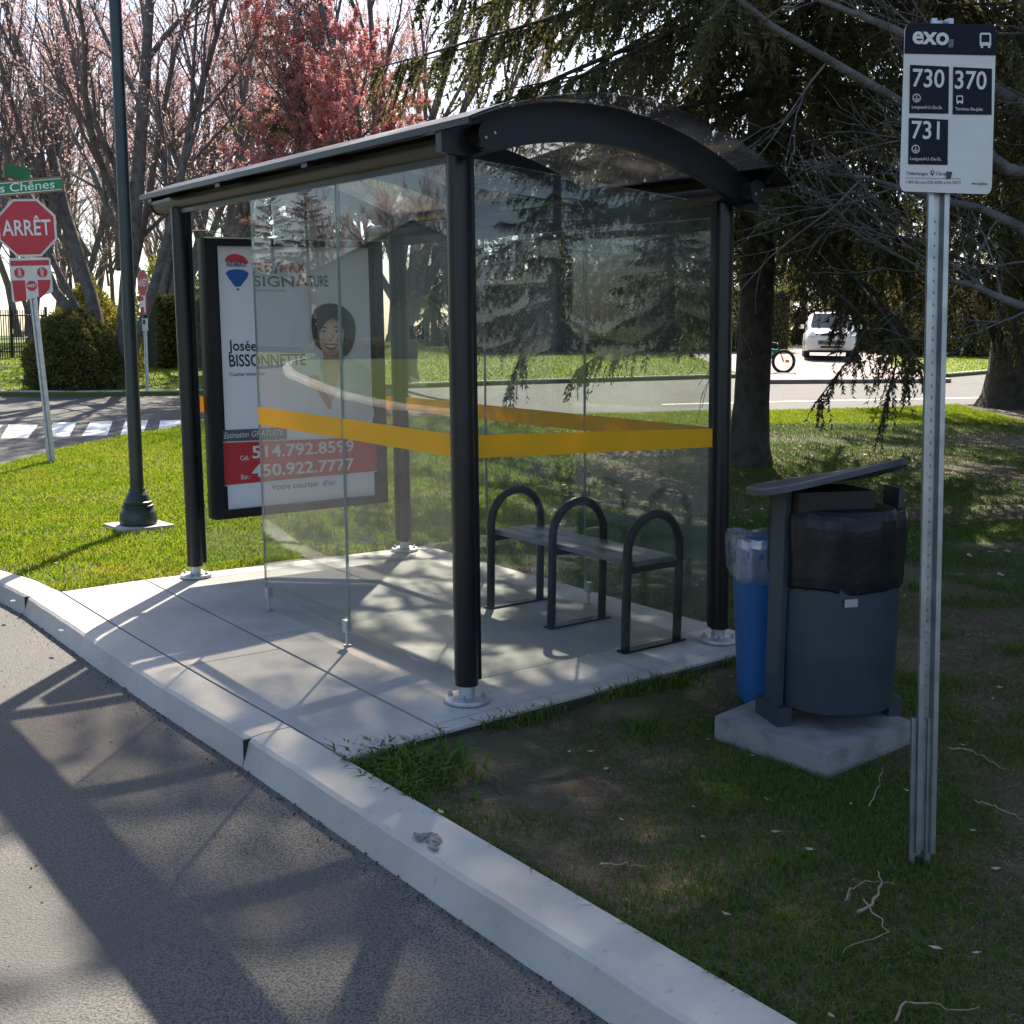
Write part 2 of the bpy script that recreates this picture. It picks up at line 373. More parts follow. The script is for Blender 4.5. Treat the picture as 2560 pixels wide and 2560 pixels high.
# far side of the cross street
fk = [ong(x, y, -.12)[:2] for x, y in ((0, 748), (190, 748), (350, 746), (620, 738), (900, 728), (1300, 716), (1405, 713))]
fk_r = [ong(x, y, -.12)[:2] for x, y in ((1790, 712), (1870, 705))]
far_pts = [(-70, fk[0][1]-6), (-30, fk[0][1]-1.5)]+[tuple(p) for p in fk]+[tuple(p) for p in fk_r]+[(40, 47), (70, 60)]
far_lawn_poly = far_pts+[(70, 140), (-70, 140)]
sheet('far_lawn', far_lawn_poly, lambda x, y: G(y)-.03, MT['lawn'], 2., .25)
def kerb_run(mb, pts, h=.13, wd=.15, gap=None):
    pts = np.array(pts, float)
    t = np.gradient(pts, axis=0); t /= np.linalg.norm(t, axis=1, keepdims=True); nrm = np.c_[t[:, 1], -t[:, 0]]
    prof = [(0, -.32), (0, -.15), (.02, -.02), (.035, 0.), (wd, 0.0), (wd, -.3)]
    n = len(pts); V = []
    for i in range(n):
        for o_, z in prof:
            p = pts[i]-nrm[i]*o_*1.0
            V.append((p[0], p[1], float(G(p[1]))+z))
    kk = len(prof)
    mb.add(V, [(i*kk+j, i*kk+j+1, (i+1)*kk+j+1, (i+1)*kk+j) for i in range(n-1) for j in range(kk-1)], smooth=False)
def dense(pts, step=.8):
    out = []
    for a, b in zip(pts[:-1], pts[1:]):
        a, b = np.array(a, float), np.array(b, float); n = max(1, int(np.linalg.norm(b-a)/step))
        out += [a+(b-a)*j/n for j in range(n)]
    return out+[np.array(pts[-1], float)]
mb = MB(); kerb_run(mb, dense(far_pts[:9])); kerb_run(mb, dense(far_pts[9:]))
tag(mb.build('far_kerb', MT['kerbconc']), kind='structure')
# driveway with the parked cars
dw = [ong(1425, 716)[:2], ong(1795, 714)[:2], ong(1705, 694)[:2], ong(1660, 684)[:2], (16.5, 46), (16, 60), (6.5, 60), (7.0, 44)]
sheet('driveway', [tuple(p) for p in dw], lambda x, y: G(y)-.012, MT['asphpink'], 1.2, .1)
# painted markings on the cross street
mb = MB()
c4 = lambda x, y: ((x/2.76)/D, (900+y/2.76)/D)
for q in (((60, 445), (265, 445), (190, 540), (5, 540)), ((370, 432), (527, 430), (480, 527), (300, 530)), ((625, 425), (777, 422), (740, 520), (565, 523)),
          ((865, 420), (1022, 415), (985, 512), (830, 516)), ((1105, 418), (1290, 412), (1290, 500), (1090, 508)), ((-140, 452), (20, 447), (-70, 545), (-250, 548)), ((1390, 408), (1560, 402), (1545, 490), (1375, 496))):
    P = [ong(*c4(x, y), -.114) for x, y in q]; mb.face([(p[0], p[1], float(G(p[1]))-.114) for p in P[::-1]])
tag(mb.build('crosswalk', MT['paint']), kind='structure')
mb = MB()
ln = dense([ong(*p, -.115)[:2] for p in ((1249, 763), (1450, 758), (1854, 750))]+[(22, 33)], .7)
for i in range(len(ln)-1):
    a, b = ln[i], ln[i+1]; d = (b-a)/np.linalg.norm(b-a); n_ = np.array([-d[1], d[0]])*.06
    mb.face([(*(p), float(G(p[1]))-.115) for p in (a-n_, b-n_, b+n_, a+n_)])
tag(mb.build('road_line', MT['paint']), kind='structure')

# kerb beside the shelter, cast in lengths with open joints
mb = MB()
prof = [(.0, .0), (-.115, -.002), (-.165, -.008), (-.178, -.022), (-.184, -.045), (-.206, -.122), (-.206, -.40), (.0, -.40)]
cuts = [-14, -9.2, -6.1, -2.95, .16, 3.15]
def krow(a, jit=0):
    bb = np.interp(a, [p[0] for p in KB], [p[1] for p in KB])
    return bb
allc = cuts+[7.2]
for i in range(len(allc)-1):
    a0, a1 = allc[i]+.004, allc[i+1]-.004
    n = max(2, int((a1-a0)/.12)); sec = []
    for a in np.linspace(a0, a1, n):
        b0 = krow(a); e = .002*np.sin(a*3.1+1)+.001*np.sin(a*17)
        sec.append([K((a, b0+o_+(e if 0 < j < 6 else 0), z+(e*.6 if z < -.001 else 0))) for j, (o_, z) in enumerate(prof)])
    V = np.array(sec); kk = len(prof)
    g = V.copy()
    g[..., 2] += G(V[..., 1])
    for j in range(kk-1):
        sm = j in (1, 2, 3)
        vv = np.concatenate([g[:, j], g[:, j+1]])
        mb.add(vv, [(x, x+1, n+x+1, n+x) for x in range(n-1)], smooth=sm)
    mb.face(list(g[0])); mb.face(list(g[-1])[::-1])
tag(mb.build('kerb', MT['kerbconc']), kind='structure')
# dark dirt packed in the joints and under the slabs
mb = MB(); mb.box((-.25, -.775, -.3), (3.15, 1.82, -.012), K); mb.prism([(-.25, -.74), (.2, -.755), (.9, -.785), (3.14, -.835), (3.14, -.5), (-.25, -.5)], -.3, -.013, K)
for c in cuts[1:]: mb.box((c-.004, krow(c)-.196, -.3), (c+.004, krow(c), -.010), K)
tag(mb.build('joint_filling', MT['joint']), kind='structure')
# concrete pad: a front strip and the shelter slab, scored
mb = MB()
def slab(poly, z0=-.16, z1=0.):
    mb.prism(poly, z0, z1, K)
slab([(-.262, krow(-.26)+.012), (.2, krow(.2)+.012), (.9, krow(.9)+.012), (1.195, krow(1.195)+.012), (1.195, -.300), (-.245, -.292)])
slab([(1.203, krow(1.2)+.012), (1.9, krow(1.9)+.012), (3.12, krow(3.12)+.012), (3.165, -.300), (1.203, -.300)])
slab([(-.243, -.278), (3.17, -.288), (3.15, 1.84), (-.20, 1.84)])
pad = mb.build('concrete_pad', MT['conc'], bevel=.006); tag(pad, kind='structure')
mb = MB()
for p in ([(-.232, .93), (3.15, .93), (3.15, .934), (-.232, .934)], [(1.45, -.28), (1.454, -.28), (1.454, 1.83), (1.45, 1.83)], [(-.16, -.27), (-.157, -.27), (-.12, 1.83), (-.123, 1.83)], [(2.98, -.27), (2.984, -.27), (2.984, 1.83), (2.98, 1.83)]):
    mb.face([K((a, b, .0015)) for a, b in p])
tag(mb.build('pad_score_lines', mat('score', (.26, .255, .25), .9)), kind='structure')

# ------------------------------------------------------------------ grass, straw, litter
def blades(name, x, y, z, h, wd, material, lean=.5, seed=1):
    r = np.random.default_rng(seed); n = len(x)
    th = r.uniform(0, 2*np.pi, n); ph = r.uniform(0, 2*np.pi, n)
    hh = h*r.uniform(.55, 1.25, n); ww = wd*r.uniform(.6, 1.2, n)
    ln_ = lean*r.uniform(.1, 1.2, n)*hh
    dx, dy = np.cos(th)*ww/2, np.sin(th)*ww/2; lx, ly = np.cos(ph)*ln_, np.sin(ph)*ln_
    o = np.zeros(n)
    V = np.stack([np.stack([x-dx, y-dy, z], 1), np.stack([x+dx, y+dy, z], 1),
                  np.stack([x-dx*.8+lx*.35, y-dy*.8+ly*.35, z+hh*.6], 1), np.stack([x+dx*.8+lx*.35, y+dy*.8+ly*.35, z+hh*.6], 1),
                  np.stack([x+lx, y+ly, z+hh*(1-.25*lean)], 1)], 1).reshape(-1, 3)
    b = np.arange(n)*5
    mb = MB(); mb.add(V, np.stack([b, b+1, b+3, b+2], 1), np.stack([b+2, b+3, b+4], 1))
    return tag(mb.build(name, material), kind='stuff')
def vnoise(x, y, f, seed):
    r = np.random.default_rng(seed); Gd = r.random((64, 64)); X = x*f; Y = y*f
    xi, yi = np.floor(X).astype(int), np.floor(Y).astype(int); u, v = X-xi, Y-yi; u = u*u*(3-2*u); v = v*v*(3-2*v)
    g = lambda a, b: Gd[a % 64, b % 64]
    return (g(xi, yi)*(1-u)+g(xi+1, yi)*u)*(1-v)+(g(xi, yi+1)*(1-u)+g(xi+1, yi+1)*u)*v
def scatter(n, box, poly, seed, keep):
    r = np.random.default_rng(seed)
    x = r.uniform(box[0], box[1], n); y = r.uniform(box[2], box[3], n)
    ok = inpoly(x, y, poly); x, y = x[ok], y[ok]
    a, b = toK(x, y)
    ok = ~((a > -.24) & (a < 3.18) & (b < 1.85) & (b > -.9)); x, y = x[ok], y[ok]
    k = keep(x, y); ok = r.random(len(x)) < k
    return x[ok], y[ok]
# how green the sward is: lush on the sunny side, worn and littered with needles under the spruces
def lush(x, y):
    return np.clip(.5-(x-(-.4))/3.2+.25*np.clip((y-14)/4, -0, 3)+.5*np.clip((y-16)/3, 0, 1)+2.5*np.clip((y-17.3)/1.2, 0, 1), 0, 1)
SLAB = [(.80, 4.17), (1.17, 3.72), (1.65, 4.10), (1.30, 4.64)]
out = lambda x, y: ~inpoly(x, y, SLAB)
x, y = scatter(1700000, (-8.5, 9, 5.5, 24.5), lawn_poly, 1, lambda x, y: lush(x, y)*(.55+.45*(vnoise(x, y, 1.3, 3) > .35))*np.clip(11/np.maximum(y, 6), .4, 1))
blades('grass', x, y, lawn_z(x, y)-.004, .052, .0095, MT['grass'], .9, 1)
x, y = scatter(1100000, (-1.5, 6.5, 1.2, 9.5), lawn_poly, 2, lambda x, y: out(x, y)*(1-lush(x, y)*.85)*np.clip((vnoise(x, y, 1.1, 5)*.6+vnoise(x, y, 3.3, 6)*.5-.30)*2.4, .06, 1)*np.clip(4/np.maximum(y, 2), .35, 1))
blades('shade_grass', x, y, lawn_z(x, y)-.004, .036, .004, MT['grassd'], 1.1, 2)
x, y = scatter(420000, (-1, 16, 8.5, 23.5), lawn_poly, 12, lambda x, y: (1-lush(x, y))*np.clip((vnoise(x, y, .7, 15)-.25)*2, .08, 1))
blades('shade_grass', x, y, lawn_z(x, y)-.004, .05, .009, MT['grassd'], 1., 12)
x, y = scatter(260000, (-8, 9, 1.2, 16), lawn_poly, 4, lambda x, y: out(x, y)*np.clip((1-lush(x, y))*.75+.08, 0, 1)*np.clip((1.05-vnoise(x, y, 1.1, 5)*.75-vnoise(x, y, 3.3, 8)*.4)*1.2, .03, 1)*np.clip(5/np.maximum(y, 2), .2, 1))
blades('dry_grass', x, y, lawn_z(x, y)-.002, .012, .0032, MT['straw'], 3.8, 4)
x, y = scatter(60000, (-4.5, -2.0, 5.8, 8.2), lawn_poly, 21, lambda x, y: np.exp(-((toK(x, y)[0]-3.35)/.28)**2)*np.exp(-((toK(x, y)[1]+.15)/.45)**2))
blades('dry_grass', x, y, lawn_z(x, y), .02, .006, MT['straw'], 3.2, 22)
x, y = scatter(200000, (-22, 26, 22, 60), far_lawn_poly, 5, lambda x, y: np.clip(26/np.maximum(y, 6), .2, 1)*(1-inpoly(x, y, [tuple(p) for p in dw])))
blades('far_grass', x, y, G(y)-.03, .07, .03, MT['grass'], .9, 6)
# tufts that overgrow the rims of the slab
r_ = np.random.default_rng(31); aa = r_.uniform(-.30, -.215, 1500); bb = r_.uniform(-.72, 1.9, 1500)
tuft = np.clip(vnoise(bb*3, bb*0, 1.6, 9)*1.6-.55, 0, 1) > r_.random(1500)
P = np.array([K((a-.02*bb_, b_, 0)) for a, b_, bb_ in zip(aa, bb, bb)])[tuft]
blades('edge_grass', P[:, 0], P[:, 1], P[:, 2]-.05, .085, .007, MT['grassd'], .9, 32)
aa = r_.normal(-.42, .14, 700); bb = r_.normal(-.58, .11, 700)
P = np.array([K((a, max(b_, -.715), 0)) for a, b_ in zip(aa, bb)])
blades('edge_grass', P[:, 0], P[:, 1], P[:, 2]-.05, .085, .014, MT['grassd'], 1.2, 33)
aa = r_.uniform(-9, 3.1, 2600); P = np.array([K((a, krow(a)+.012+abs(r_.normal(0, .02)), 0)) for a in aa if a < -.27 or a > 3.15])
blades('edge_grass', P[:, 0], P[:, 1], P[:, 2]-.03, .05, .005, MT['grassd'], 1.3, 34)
rg = np.random.default_rng(61); n = 620; aa = rg.uniform(-4, 4.0, n); off = .208+np.abs(rg.normal(0, .035, n))
P = np.array([K((a, krow(a)-o_, 0)) for a, o_ in zip(aa, off)]); sz = rg.uniform(.002, .007, n); th = rg.uniform(0, 6.28, n)
V = np.stack([np.stack([P[:, 0]+sz*np.cos(th+k*2.09)*rg.uniform(.5, 1.4, n), P[:, 1]+sz*np.sin(th+k*2.09)*rg.uniform(.5, 1.4, n), G(P[:, 1])-.117+.004*rg.random(n)], 1) for k in range(3)]+[np.stack([P[:, 0], P[:, 1], G(P[:, 1])-.114+sz*.6], 1)], 1).reshape(-1, 3); b = np.arange(n)*4
mb = MB(); mb.add(V, t=np.concatenate([np.stack([b, b+1, b+3], 1), np.stack([b+1, b+2, b+3], 1), np.stack([b+2, b, b+3], 1)]), smooth=False); tag(mb.build('gutter_grit', MT['joint']), kind='stuff')
n = 900; px_ = rg.uniform(-4.5, .8, n); py_ = rg.uniform(1.4, 8, n); a_, b_ = toK(px_, py_); ok = b_ < np.interp(a_, [p[0] for p in KB], [p[1] for p in KB])-.24; px_, py_ = px_[ok], py_[ok]; n = len(px_); sz = rg.uniform(.0025, .007, n); th = rg.uniform(0, 6.28, n)
V = np.stack([np.stack([px_+sz*np.cos(th+k*2.09), py_+sz*np.sin(th+k*2.09), G(py_)-.119+0*px_], 1) for k in range(3)]+[np.stack([px_, py_, G(py_)-.119+sz*.9], 1)], 1).reshape(-1, 3); b = np.arange(n)*4
mb = MB(); mb.add(V, t=np.concatenate([np.stack([b, b+1, b+3], 1), np.stack([b+1, b+2, b+3], 1), np.stack([b+2, b, b+3], 1)]), smooth=False); tag(mb.build('road_grit', MT['straw']), kind='stuff')
mb = MB()
for ca, cb, w_ in ((-.985, -.835, .05), (-1.03, -.86, .04), (-.95, -.862, .03), (3.05, -1.0, .03), (2.2, -.972, .025), (-2.4, -.82, .03)):
    P = [K((ca+w_*rg.uniform(.5, 1.2)*math.cos(t), cb+krow(ca)-krow(-1)+.55*w_*rg.uniform(.5, 1.2)*math.sin(t), -.0005 if cb > -.87 else -.003)) for t in np.linspace(0, 6.28, 15)[:-1]]
    mb.face([(p[0], p[1], p[2]+.003) for p in P])
tag(mb.build('kerb_chips', mat('chipped_concrete', (.24, .235, .23), .95, var=(70, (.09, .09, .09), .45, .65), bump=(90, 1., .01))), kind='structure')
# fallen leaves and needles
def leaves(name, n, box, seed, size, keep, material):
    x, y = scatter(n, box, lawn_poly, seed, keep); r = np.random.default_rng(seed+1); k = len(x)
    th = r.uniform(0, 6.28, k); s = size*r.uniform(.5, 1.3, k); z = lawn_z(x, y)+.012+r.uniform(0, .02, k)
    V = []
    for du, dv, dz in ((-1, 0, .25), (-.2, -.45, 0), (1, 0, .3), (.1, .45, .1)):
        V.append(np.stack([x+s*(du*np.cos(th)-dv*np.sin(th)), y+s*(du*np.sin(th)+dv*np.cos(th)), z+s*dz*r.uniform(0, 1, k)], 1))
    V = np.stack(V, 1).reshape(-1, 3); b = np.arange(k)*4
    mb = MB(); mb.add(V, t=np.concatenate([np.stack([b, b+1, b+3], 1), np.stack([b+1, b+2, b+3], 1)]))
    tag(mb.build(name, material), kind='stuff')
leaves('dead_leaves', 2600, (-7, 7, 1.5, 16), 41, .017, lambda x, y: out(x, y)*.45, MT['leaf'])
x, y = scatter(9000, (-.6, 7, 1.2, 9), lawn_poly, 46, lambda x, y: out(x, y)*np.clip(vnoise(x, y, .9, 47)*1.4-.35, .05, 1)*.5)
blades('fallen_twigs', x, y, lawn_z(x, y)+.004, .014, .0035, MT['twigw'], 5.5, 48)
x, y = scatter(420000, (-.8, 5.5, 1.2, 6.8), lawn_poly, 52, lambda x, y: out(x, y)*np.clip(1.1-vnoise(x, y, 1.1, 5)*.9, .12, 1))
blades('needle_litter', x, y, lawn_z(x, y)+.001, .008, .0022, MT['litter'], 4.5, 53)
r_ = np.random.default_rng(50); cx_ = r_.uniform(.2, 5.5, 46); cy_ = r_.uniform(1.6, 8, 46); ix = r_.integers(0, 46, 5200); x = cx_[ix]+r_.normal(0, .055, 5200); y = cy_[ix]+r_.normal(0, .055, 5200); a_, b_ = toK(x, y); ok = out(x, y) & ((a_ < -.25) | (b_ > 1.86)) & (b_ > -.6)
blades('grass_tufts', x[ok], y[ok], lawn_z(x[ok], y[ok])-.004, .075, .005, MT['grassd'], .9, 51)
leaves('dead_leaves', 2600, (0, 14, 7, 20), 43, .045, lambda x, y: .4*(vnoise(x, y, .8, 44) > .5), MT['leaf'])

# ------------------------------------------------------------------ bus shelter
sh = thing('bus_shelter', K((0, 0, 0)), 'black framed glass bus shelter with curved smoked roof and yellow bands on its panes', 'bus shelter')
def vtube(a, b, z0, z1, r, k=20):
    mb = MB(); a_ = np.linspace(0, 2*np.pi, k, endpoint=False)
    lo = [S((a+r*math.cos(t), b+r*math.sin(t), z0)) for t in a_]; hi = [S((a+r*math.cos(t), b+r*math.sin(t), z1)) for t in a_]
    mb.add(lo+hi, [(i, (i+1) % k, k+(i+1) % k, k+i) for i in range(k)]); mb.face(hi); mb.face(lo[::-1]); return mb
PR = .050
for (a, b, sa, sb) in ((0, 0, 1, 1), (SL, 0, -1, 1), (SL, SW, -1, -1), (0, SW, 1, -1)):
    mb = vtube(a, b, .075, SH, PR)
    for (da, db) in ((sa, 0), (0, sb)):            # channels that take the glass
        if a == SL and b == 0 and da: continue
        ca, cb = a+da*(PR+.006), b+db*(PR+.006)
        w1, w2 = (.013, .015) if da else (.015, .013)
        mb.box((ca-w1, cb-w2, .09), (ca+w1, cb+w2, SH), S)
    p = mb.build('post', MT['black'], sh)
    mb = MB()
    mb.lathe([(.098, .004), (.100, .008), (.100, .016), (.096, .022), (.036, .024), (.035, .03), (.035, .09)], (a, b, 0), 28, S)
    p2 = mb.build('base_plate', MT['zinc'], p)
    for t in (.8, 2.37, 3.94, 5.5):
        mb = MB(); mb.lathe([(.011, .02), (.011, .034), (.006, .036), (.006, .046)], (a+.073*math.cos(t), b+.073*math.sin(t), 0), 6, S); mb.build('bolt', MT['galv'], p)
def htube(a0, a1, b, z, r, k=18, sq=1.12):
    mb = MB(); t_ = np.linspace(0, 2*np.pi, k, endpoint=False)
    ring = lambda a: [S((a, b+r*math.cos(t), z+r*sq*math.sin(t))) for t in t_]
    A, B_ = ring(a0), ring(a1); mb.add(A+B_, [(i, k+i, k+(i+1) % k, (i+1) % k) for i in range(k)]); mb.face(A); mb.face(B_[::-1]); return mb
ON, OF = .21, .35
for b in (0, SW):
    mb = htube(-ON, SL+OF, b, ZB, .047)
    s_ = -1 if b == 0 else 1
    mb.box((-ON+.01, b+s_*.046-.006, ZB-.003), (SL+OF-.01, b+s_*.046+.006, ZB+.012), S)   # rib along the tube
    bm = mb.build('beam', MT['black'], sh)
    for a0, a1 in ((-ON-.008, -ON), (SL+OF, SL+OF+.008)):
        mb = htube(a0, a1, b, ZB, .054)
        mb.build('end_cap', MT['blackm'], bm)
    for k_ in (-1, 1):
        mb = MB(); a0 = -ON-.012; mb.box((a0, b+.022*k_-.005, ZB+.012*k_-.005), (a0+.004, b+.022*k_+.005, ZB+.012*k_+.005), S); mb.build('screw', MT['galv'], bm)
def roofz(b): return 2.578-.256*(b-.79)**2
BF, BR = -.175, SW+.095
bs = np.linspace(BF, BR, 34)
def arch(a0, a1, top, bot, b0=BF, b1=BR, n=30):
    mb = MB(); b = np.linspace(b0, b1, n); V = []
    for x in b:
        for a in (a0, a1):
            V += [S((a, x, top(x))), S((a, x, bot(x)))]
    q = []
    for i in range(n-1):
        o = i*4; q += [(o, o+4, o+5, o+1), (o+2, o+3, o+7, o+6), (o, o+2, o+6, o+4), (o+1, o+5, o+7, o+3)]
    mb.add(V, q, smooth=False); mb.face([V[0], V[1], V[3], V[2]]); e = (n-1)*4; mb.face([V[e], V[e+2], V[e+3], V[e+1]]); return mb
def ribbot(b): return np.maximum(roofz(b)-.155, ZB-.05-.05*(b/SW)) if 0 < b < SW else max(roofz(b)-.05, 2.30)
for a in (-.12, 1.0, 2.02, SL+.02):
    if a < 0: arch(a-.02, a+.02, lambda b: roofz(b)-.006, lambda b: max(roofz(b)-.165, 2.245)).build('roof_rib', MT['black'], sh)
    else: arch(a-.03, a+.03, lambda b: roofz(b)-.006, lambda b: max(roofz(b)-(.10 if -.02 < b < SW+.02 else .05), 2.30)).build('roof_rib', MT['black'], sh)
for a0, a1 in ((-.33, -.13), (-.13, 1.0), (1.0, 2.02), (2.02, SL+.16)):
    arch(a0+.002, a1-.002, lambda b: roofz(b)+.006, lambda b: roofz(b), BF, BR, 40).build('roof_sheet', MT['roof'], sh)
for b0, b1 in ((BF-.012, .035), (SW-.035, BR+.012)):
    arch(-.335, SL+.165, lambda b: roofz(b)+.014, lambda b: roofz(b)+.008, b0, b1, 5).build('eave_strip', MT['black'], sh)
    bb0 = b0 if b0 < 0 else b1-.012
    mb = MB(); mb.box((-.335, bb0, roofz(bb0)-.012), (SL+.165, bb0+.012, roofz(bb0)+.012), S); mb.build('eave_lip', MT['black'], sh)
# header channels above the panes
mb = MB(); mb.box((PR, -.014, SH-.030), (SL-PR, .014, SH+.004), S); mb.build('header_rail', MT['black'], sh)
mb = MB(); mb.box((PR, SW-.014, SH-.062), (SL-PR, SW+.014, SH+.004), S); mb.build('header_rail', MT['black'], sh)
GT = .005
BZ0, BZ1 = 1.045, 1.142
def pane(a0, b0, a1, b1, z0, z1, band=True, side=-1, clamps=()):
    """a pane from (a0,b0) to (a1,b1) in plan"""
    d = np.array([a1-a0, b1-b0]); L_ = np.linalg.norm(d); d /= L_; n = np.array([-d[1], d[0]])
    T = lambda p: S((a0+d[0]*p[0]+n[0]*p[1], b0+d[1]*p[0]+n[1]*p[1], p[2]))
    mb = MB(); mb.box((0, -GT, z0), (L_, GT, z1), T); o = mb.build('glass_pane', MT['glass'], sh)
    for u in (0, L_):
        mb = MB(); mb.box((u-.0012, -GT*1.2, z0), (u+.0012, GT*1.2, z1), T); mb.build('pane_edge', MT['edge'], o)
    if band:
        mb = MB(); mb.box((0.003, side*(GT+.0012)-.0008, BZ0), (L_-.003, side*(GT+.0012)+.0008, BZ1), T); mb.build('yellow_band', MT['yellow'], o)
    for u in clamps:
        mb = MB(); mb.box((u-.022, -.014, z0-.012), (u+.022, .014, z0+.05), T); mb.box((u-.006, -.006, .006), (u+.006, .006, z0-.012), T); mb.box((u-.016, -.016, 0.004), (u+.016, .016, .01), T)
        mb.build('pane_clamp', MT['zinc'], o)
GZ0, GZ1 = .085, SH-.03
pane(.062, 0, 1.015, 0, GZ0, GZ1, True, -1, ())
pane(1.022, 0, 1.985, 0, GZ0, GZ1, True, -1, (.02, .93))
for i in range(3): pane(.062+i*.978, SW, .062+i*.978+.972, SW, GZ0, GZ1-.03, True, -1, (.945,) if i < 2 else ())
pane(0, .062, 0, SW-.062, GZ0, SH-.01, True, 1)
pane(SL, .075, SL, SW-.062, GZ0, SH-.01, True, 1)
# advertising panel between the far posts
AP = SL-.10
ad = MB()
def Q(z_at):                           # panel outline as measured, slightly out of true
    return z_at
def PT(off=0.):
    return lambda p: S((AP-off, p[0], p[1]))
oc = [(.097, .375), (1.388, .396), (1.391, 2.224), (.101, 2.116)]
ic = [(.165, .432), (1.318, .452), (1.320, 2.172), (.169, 2.072)]
back = MB(); back.face([S((AP+.085, b, z)) for b, z in oc]); back.face([S((AP+.0, b, z)) for b, z in oc][::-1])
for i in range(4):
    p, q = oc[i], oc[(i+1) % 4]; back.face([S((AP, *p)), S((AP, *q)), S((AP+.085, *q)), S((AP+.085, *p))])
adp = back.build('advertising_panel', MT['black'], sh)
mb = MB()
for i in range(4):
    p, q, p2, q2 = oc[i], oc[(i+1) % 4], ic[i], ic[(i+1) % 4]
    for off0, off1 in ((.003, .038),):
        mb.face([S((AP-off1, *p)), S((AP-off1, *q)), S((AP-off1, *q2)), S((AP-off1, *p2))][::-1])
        mb.face([S((AP-off1, *p2)), S((AP-off1, *q2)), S((AP-off0, *q2)), S((AP-off0, *p2))][::-1])
        mb.face([S((AP-off1, *p)), S((AP-off0, *p)), S((AP-off0, *q)), S((AP-off1, *q))])
mb.build('panel_frame', MT['black'], adp)
mb = MB(); tl, tr = oc[3], oc[2]
mb.face([S((AP-.04, tl[0], tl[1]+.002)), S((AP-.04, tr[0], tr[1]+.002)), S((AP+.03, tr[0], tr[1]+.004)), S((AP+.03, tl[0], tl[1]+.004))])
mb.face([S((AP-.041, tl[0], tl[1]-.006)), S((AP-.041, tr[0], tr[1]-.006)), S((AP-.041, tr[0], tr[1]+.003)), S((AP-.041, tl[0], tl[1]+.003))][::-1])
mb.build('top_trim', MT['alu'], adp)
T0, T1, T2, T3, T4 = PT(.006), PT(.008), PT(.010), PT(.012), PT(.014)
def sub(name, fn, material):
    mb = MB(); fn(mb); return mb.build(name, material, adp)
rev = lambda P: P[::-1]
sub('poster', lambda m_: flat(m_, rev([(.197, .412), (1.297, .436), (1.294, 2.171), (.198, 2.095)]), T0), MT['poster'])
sub('red_banner', lambda m_: flat(m_, rev([(.148, .584), (1.345, .621), (1.345, .868), (.155, .862)]), T2), MT['red'])
sub('grey_banner', lambda m_: flat(m_, rev([(.155, .865), (.629, .868), (.629, .945), (.152, .937)]), T2), MT['inkgrey'])
def logo_top(m_):
    flat(m_, rev([(.322+.079*math.cos(t), 1.985+.001*0+.040*math.sin(t)+.012*math.sin(t)) for t in np.linspace(0, math.pi, 16)]), T1)
sub('balloon_crown', logo_top, MT['redlogo'])
sub('balloon_body', lambda m_: flat(m_, rev([(.245, 1.915), (.262, 1.930), (.295, 1.940), (.324, 1.943), (.355, 1.944), (.385, 1.937), (.402, 1.924), (.39, 1.895), (.342, 1.838), (.306, 1.834), (.262, 1.885)]), T1), MT['blue'])
sub('balloon_lettering', lambda m_: text(m_, 'RE/MAX', T2, .254, 1.952, .392, 1.962, .030, .018), MT['navy'])
sub('balloon_basket', lambda m_: flat(m_, rev([(.314, 1.812), (.334, 1.813), (.331, 1.826), (.317, 1.826)]), T1), MT['navy'])
sub('red_lettering', lambda m_: text(m_, 'RE', T1, .433, 1.935, .573, 1.944, .066, .012), MT['redlogo'])
sub('red_lettering', lambda m_: text(m_, 'MAX', T1, .622, 1.948, .810, 1.960, .066, .012), MT['redlogo'])
sub('red_letter', lambda m_: flat(m_, rev([(.735, 1.868), (.753, 1.869), (.772, 1.930), (.806, 1.876), (.825, 1.877), (.783, 1.943), (.762, 1.942)]), T1), MT['redlogo'])
sub('slash', lambda m_: flat(m_, rev([(.578, 1.938), (.596, 1.939), (.628, 2.018), (.610, 2.017)]), T1), MT['navy'])
sub('slate_lettering', lambda m_: text(m_, 'SIGN', T1, .432, 1.846, .722, 1.862, .066, .012), MT['navy'])
sub('slate_lettering', lambda m_: text(m_, 'TURE', T1, .832, 1.870, .978, 1.883, .072, .012), MT['navy'])
sub('small_lettering', lambda m_: text(m_, 'FIRME IMMOBILIÈRE', T1, .433, 1.812, .662, 1.828, .013, .0), MT['navy'])
def names(m_):
    text(m_, 'Josée', T1, .243, 1.435, .436, 1.438, .066, .016); text(m_, 'BISSONNETTE', T1, .245, 1.334, .787, 1.356, .076, .016)
    text(m_, 'Courtier immobilier', T1, .243, 1.275, .490, 1.285, .024, .004)
sub('name_lettering', names, MT['ink'])
sub('grey_lettering', lambda m_: text(m_, "Votre courtier", T1, .503, .537, .858, .541, .038, .01), MT['inkgrey'])
sub('grey_lettering', lambda m_: text(m_, "d'ici", T1, .885, .541, .979, .542, .038, .01), MT['inkgrey'])
def wh(m_):
    text(m_, 'Estimation', T3, .186, .884, .352, .890, .038, .004, .25); text(m_, 'GRATUITE', T3, .372, .890, .600, .898, .038, .004, .25)
    text(m_, '514.792.8599', T3, .376, .750, 1.137, .768, .080, .02); text(m_, '450.922.7777', T3, .370, .628, 1.134, .642, .080, .02)
    text(m_, 'Cell.:', T3, .291, .741, .356, .742, .030, .01); text(m_, 'Bur.:', T3, .291, .620, .353, .620, .030, .01)
    for z0, z1 in ((.582, .619), (.858, .864)):
        flat(m_, rev([(.148, z0), (1.345, z1), (1.345, z1+.005), (.148, z0+.005)]), T3)
sub('white_lettering', wh, MT['white'])
